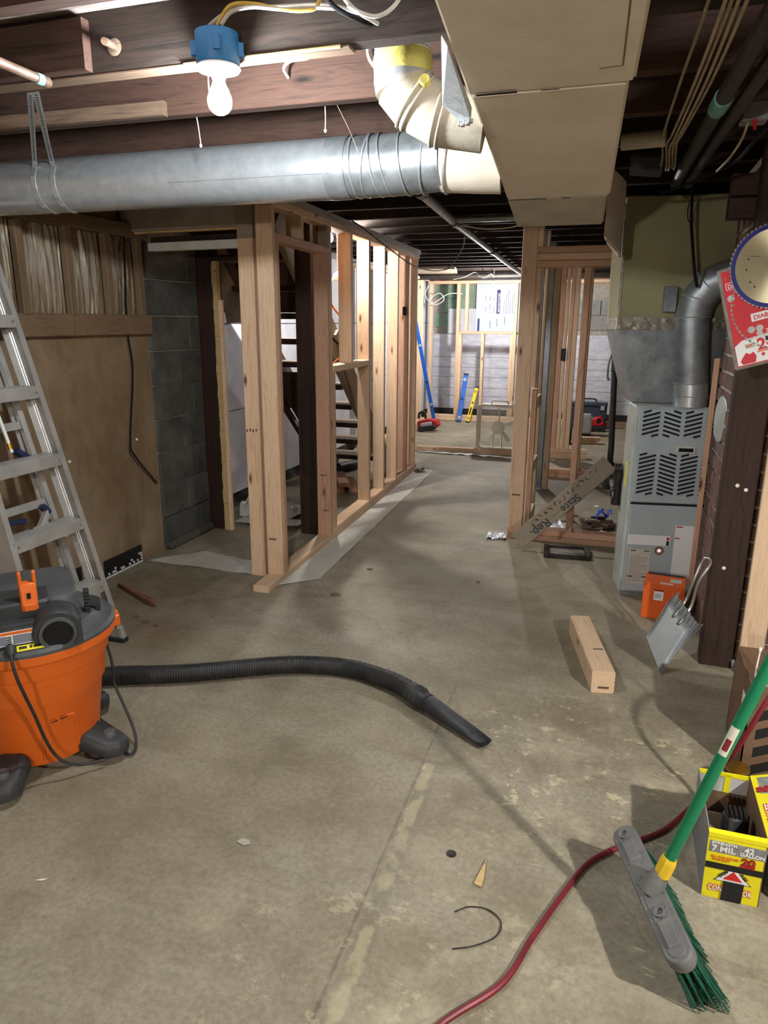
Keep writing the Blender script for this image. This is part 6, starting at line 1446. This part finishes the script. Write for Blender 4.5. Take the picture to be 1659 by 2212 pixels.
def level(name, a, b, w, m, label, holes, up):
    t = thing(name, tuple(a), label, 'spirit level'); a, b = Vector(a), Vector(b)
    board('body', a, b, w, .025, M[m], t, up=up)
    x, y, z = axes(b - a, up); f = -z if z.y > 0 else z
    for p in (a, b): MB().obox(p + (b - a).normalized() * (.008 if p == a else -.008), .012, w / 2 + .002, .0145, x, y, z).build('end_cap', M['black'], t)
    for q, kind in holes:
        c = a.lerp(b, q) + f * .0126
        if kind == 'o':
            MB().lathe(c, f, [(w * .34, 0), (w * .34, .002), (w * .18, .002), (w * .18, 0)], 20).build('vial_ring', M['white'] if m == 'leveblue' else M['black'], t); MB().lathe(c, f, [(w * .17, 0), (.0001, .001)], 14).build('vial', M['black'] if m == 'leveblue' else M['yellowlabel'], t)
        else: MB().obox(c, w * (1.1 if kind == 'h' else .3), w * .22, .001, x, y, z).build('hand_slot', M['black'], t)
    return t
level('spirit_level', (-2.09, 9.92, 0.0), (-2.04, 10.08, .665), .058, 'leveblue', 'blue spirit level leaning on the far stud frame left of the yellow one', ((.10, 'o'), (.48, 'v'), (.88, 'o')), (0, 1, -.2))
level('spirit_level', (-1.965, 9.92, 0.0), (-1.875, 10.08, .49), .048, 'levelyellow', 'short yellow spirit level leaning on the far stud frame', ((.12, 'o'), (.32, 'h'), (.55, 'v'), (.86, 'o')), (0, 1, -.3))
level('spirit_level', (-2.33, 9.5, 0.0), (-2.535, 9.05, 1.50), .05, 'leveblue', 'long blue spirit level leaning in the far left corner', ((.2, 'o'), (.4, 'v'), (.72, 'o')), (-.3, .9, .2))
t = thing('nail_gun', (-2.3, 8.8, 0), 'red and black power tool on the far floor beside the left wall end', 'power tool')
MB().prism([(-2.42, 8.9, .01), (-2.24, 8.95, .01), (-2.16, 8.95, .08), (-2.19, 8.95, .15), (-2.30, 8.93, .16), (-2.42, 8.9, .13)], (.02, .12, 0)).build('body', M['toolred'], t, bevel=.008)
MB().obox((-2.28, 8.86, .05), .11, .03, .03, (.97, .1, .18), (-.1, .99, 0), (-.18, 0, .97)).build('magazine', M['black'], t, bevel=.004)
MB().obox((-2.29, 8.87, .10), .07, .03, .02, (.97, .1, .2), (-.1, .99, 0), (-.2, 0, .97)).build('side_panel', M['silver'], t, bevel=.004)
MB().tube(bez([(-2.41, 8.94, .16), (-2.40, 8.94, .23), (-2.34, 8.95, .24), (-2.32, 8.95, .16)], 5), .016, 10).build('handle', M['black'], t)
t = thing('tool_chest', (-.27, 10.0, 0), 'big navy toolbox standing on the far floor', 'toolbox')
MB().box((-.56, 9.92, .0), (-.10, 10.09, .29)).build('body', M['toolbox'], t, bevel=.012)
MB().box((-.565, 9.915, .292), (-.095, 10.095, .345)).build('lid', M['toolbox'], t, bevel=.012)
MB().tube(bez([(-.44, 10.0, .345), (-.43, 10.0, .385), (-.26, 10.0, .385), (-.25, 10.0, .345)], 4), .01, 8).build('handle', M['black'], t)
for x in (-.47, -.18): MB().box((x, 9.905, .25), (x + .05, 9.92, .31)).build('latch', M['silver'], t, bevel=.003)
MB().tube([(-.2, 9.905, .10), (-.17, 9.905, .18), (-.14, 9.905, .13)], .012, 8).build('red_mark', M['red'], t)
t = thing('circular_saw', (-.17, 9.7, 0), 'red power saw with black base before the navy toolbox', 'power tool')
MB().prism([(-.30, 9.68, .06), (-.10, 9.68, .07), (-.09, 9.68, .10), (-.12, 9.68, .125), (-.13, 9.68, .16), (-.18, 9.68, .19), (-.25, 9.68, .18), (-.30, 9.68, .12)], (0, .07, 0)).build('body', M['toolred'], t, bevel=.012)
mb = MB(); ring(mb, (-.18, 9.665, .135), (0, 1, 0), .045, .012, 24); mb.build('guard', M['red'], t)
MB().lathe((-.18, 9.675, .135), (0, -1, 0), [(.03, 0), (.03, .01), (.0001, .012)], 20).build('blade_hub', M['black'], t)
MB().box((-.31, 9.64, 0), (-.1, 9.78, .02)).build('base_plate', M['black'], t, bevel=.003)
MB().cyl((-.30, 9.6, .03), (-.30, 9.66, .03), .03, n=16).build('wheel', M['black'], t)
t = thing('silver_case', (-.36, 9.3, 0), 'silver-grey plastic case behind the corridor stud', 'case')
MB().box((-.47, 9.2, .03), (-.26, 9.36, .27)).build('body', M['silver'], t, bevel=.02, seg=2); MB().box((-.46, 9.21, 0), (-.27, 9.35, .032)).build('base', M['black'], t, bevel=.004)
MB().box((-.44, 9.19, .23), (-.40, 9.21, .27)).build('latch', M['white'], t)
t = thing('black_case', (-.47, 8.6, 0), 'black rounded case on the far floor right of the doubled studs', 'case')
MB().box((-.56, 8.5, 0), (-.46, 8.7, .21)).build('body', M['black'], t, bevel=.025, seg=2); MB().box((-.53, 8.53, .21), (-.49, 8.67, .225)).build('handle', M['rubber'], t, bevel=.004)
for i, (x0, y, z, l) in enumerate(((-.40, 8.62, .02, 'short lumber offcut lying lowest beyond the stud frame'), (-.38, 8.62, .06, 'short lumber offcut stacked on another beyond the stud frame'))):
    t = thing('lumber_offcut', (x0, y, z - .02), l, 'lumber', 'offcuts beyond the stud frame'); board('lumber', (x0, y, z), (x0 + .24, y + .05, z), .089, .038, F2, t)
# debris pile behind the wall plate
rr = random.Random(21)
t = thing('debris_stick', (-.16, 5.0, 0), 'split pale stick lying left in the rubble by the furnace', 'stick'); board('stick', (-.215, 5.12, .03), (-.10, 4.83, .035), .04, .03, M['dirtywood'], t)
RB = [(-.12, 5.16, .06, .02, 'dirtywood', 'flat weathered chunk at the far left of the rubble heap'), (-.05, 5.14, .05, .018, 'dark', 'dark flat chunk behind the blue wrapper'), (.01, 5.12, .045, .02, 'dirtywood', 'weathered chunk at the back right of the rubble heap'), (-.09, 5.06, .04, .025, 'mortar', 'grey mortar lump left of the blue wrapper'), (.03, 5.03, .04, .02, 'dark', 'dark chunk at the right end of the rubble heap'), (-.03, 4.97, .06, .016, 'cardboard', 'brown flat piece in front of the blue wrapper'), (.02, 4.93, .055, .014, 'dark', 'dark shard at the front right of the rubble heap'), (-.12, 4.95, .03, .02, 'dark', 'small dark chunk beside the split pale stick'), (-.06, 4.89, .05, .015, 'dirtywood', 'weathered shard at the front of the rubble heap')]
for i, (x, y, l, w, m, lab) in enumerate(RB):
    a = rr.uniform(-.6, .6); t = thing('rubble_piece', (x, y, 0), lab, 'rubble', 'rubble heap by the furnace')
    MB().obox((x, y, .012 + .018 * (i % 2)), l, w, rr.uniform(.009, .016), (math.cos(a), math.sin(a), rr.uniform(-.15, .15)), (-math.sin(a), math.cos(a), 0), (0, 0, 1)).build('chunk', M[m], t, bevel=.004)
t = thing('blue_rag', (-.02, 5.05, .03), 'crumpled blue wrapper on top of the rubble heap', 'wrapper')
rg_ = random.Random(5); MB().grid(lambda u, w: (-.06 + .10 * u + rg_.uniform(-.008, .008), 5.02 + .05 * w, .05 + .05 * abs(math.sin(u * 5)) + .02 * w + rg_.uniform(-.01, .01)), 10, 4).build('wrapper', M['bulbblue'], t, solid=.002, angle=10)
t = thing('white_scrap', (-.02, 4.78, 0), 'crumbled white scrap in front of the rubble heap', 'scrap')
MB().grid(lambda u, w: (-.08 + .14 * u, 4.74 + .06 * w, .004 + .03 * math.sin(math.pi * u) * math.sin(math.pi * w) + rg_.uniform(0, .012)), 12, 6).build('scrap', M['glue'], t, solid=.003, angle=10)
t = thing('plastic_chip', (-.07, 5.55, 0), 'small white chip on the floor beyond the leaning board', 'chip'); MB().lathe((-.07, 5.6, .001), (0, 0, 1), [(.022, 0), (.018, .004), (.0001, .005)], 9).build('chip', M['white'], t)
t = thing('drain_tube', (-2.25, 6.1, 0), 'black corrugated floor drain pipe beside the stair foot', 'pipe')
MB().tube([(-2.42, 6.1 + .012 * i, .05) for i in range(2)] + [(-2.3, 6.4, .05)], .045, 14).build('pipe', M['rubber'], t)
t = thing('stair_lamp_cord', (-1.83, 4.46, 1.3), 'orange cord hanging beside the stair lamp behind the stud', 'cord')
MB().tube(bez([(-1.86, 4.46, 1.99), (-1.855, 4.46, 1.85), (-1.85, 4.47, 1.7), (-1.845, 4.55, 1.5), (-1.80, 4.72, 1.35), (-1.79, 4.78, 1.2), (-1.85, 4.6, 1.1)], 6), .006, 8).build('cord', M['orange'], t)
t = thing('black_cable', (-1.84, 4.5, 1.2), 'black cord hanging beside the stair lamp behind the stud', 'cord')
MB().tube(bez([(-1.85, 4.47, 1.52), (-1.85, 4.46, 1.40), (-1.83, 4.52, 1.28), (-1.80, 4.6, 1.22)], 6), .006, 8).build('cord', M['cable_b'], t)
t = thing('reflector', (-1.9, 4.8, 1.65), 'small white lamp reflector hanging behind the stair studs', 'reflector')
MB().lathe((-1.87, 4.75, 1.70), (0, 0, -1), [(.012, 0), (.03, .02), (.042, .05), (.042, .06), (.035, .06)], 24).build('shade', M['porcelain'], t); MB().tube([(-1.87, 4.75, 1.70), (-1.87, 4.75, 2.0)], .003, 6).build('cord', M['cable_w'], t)
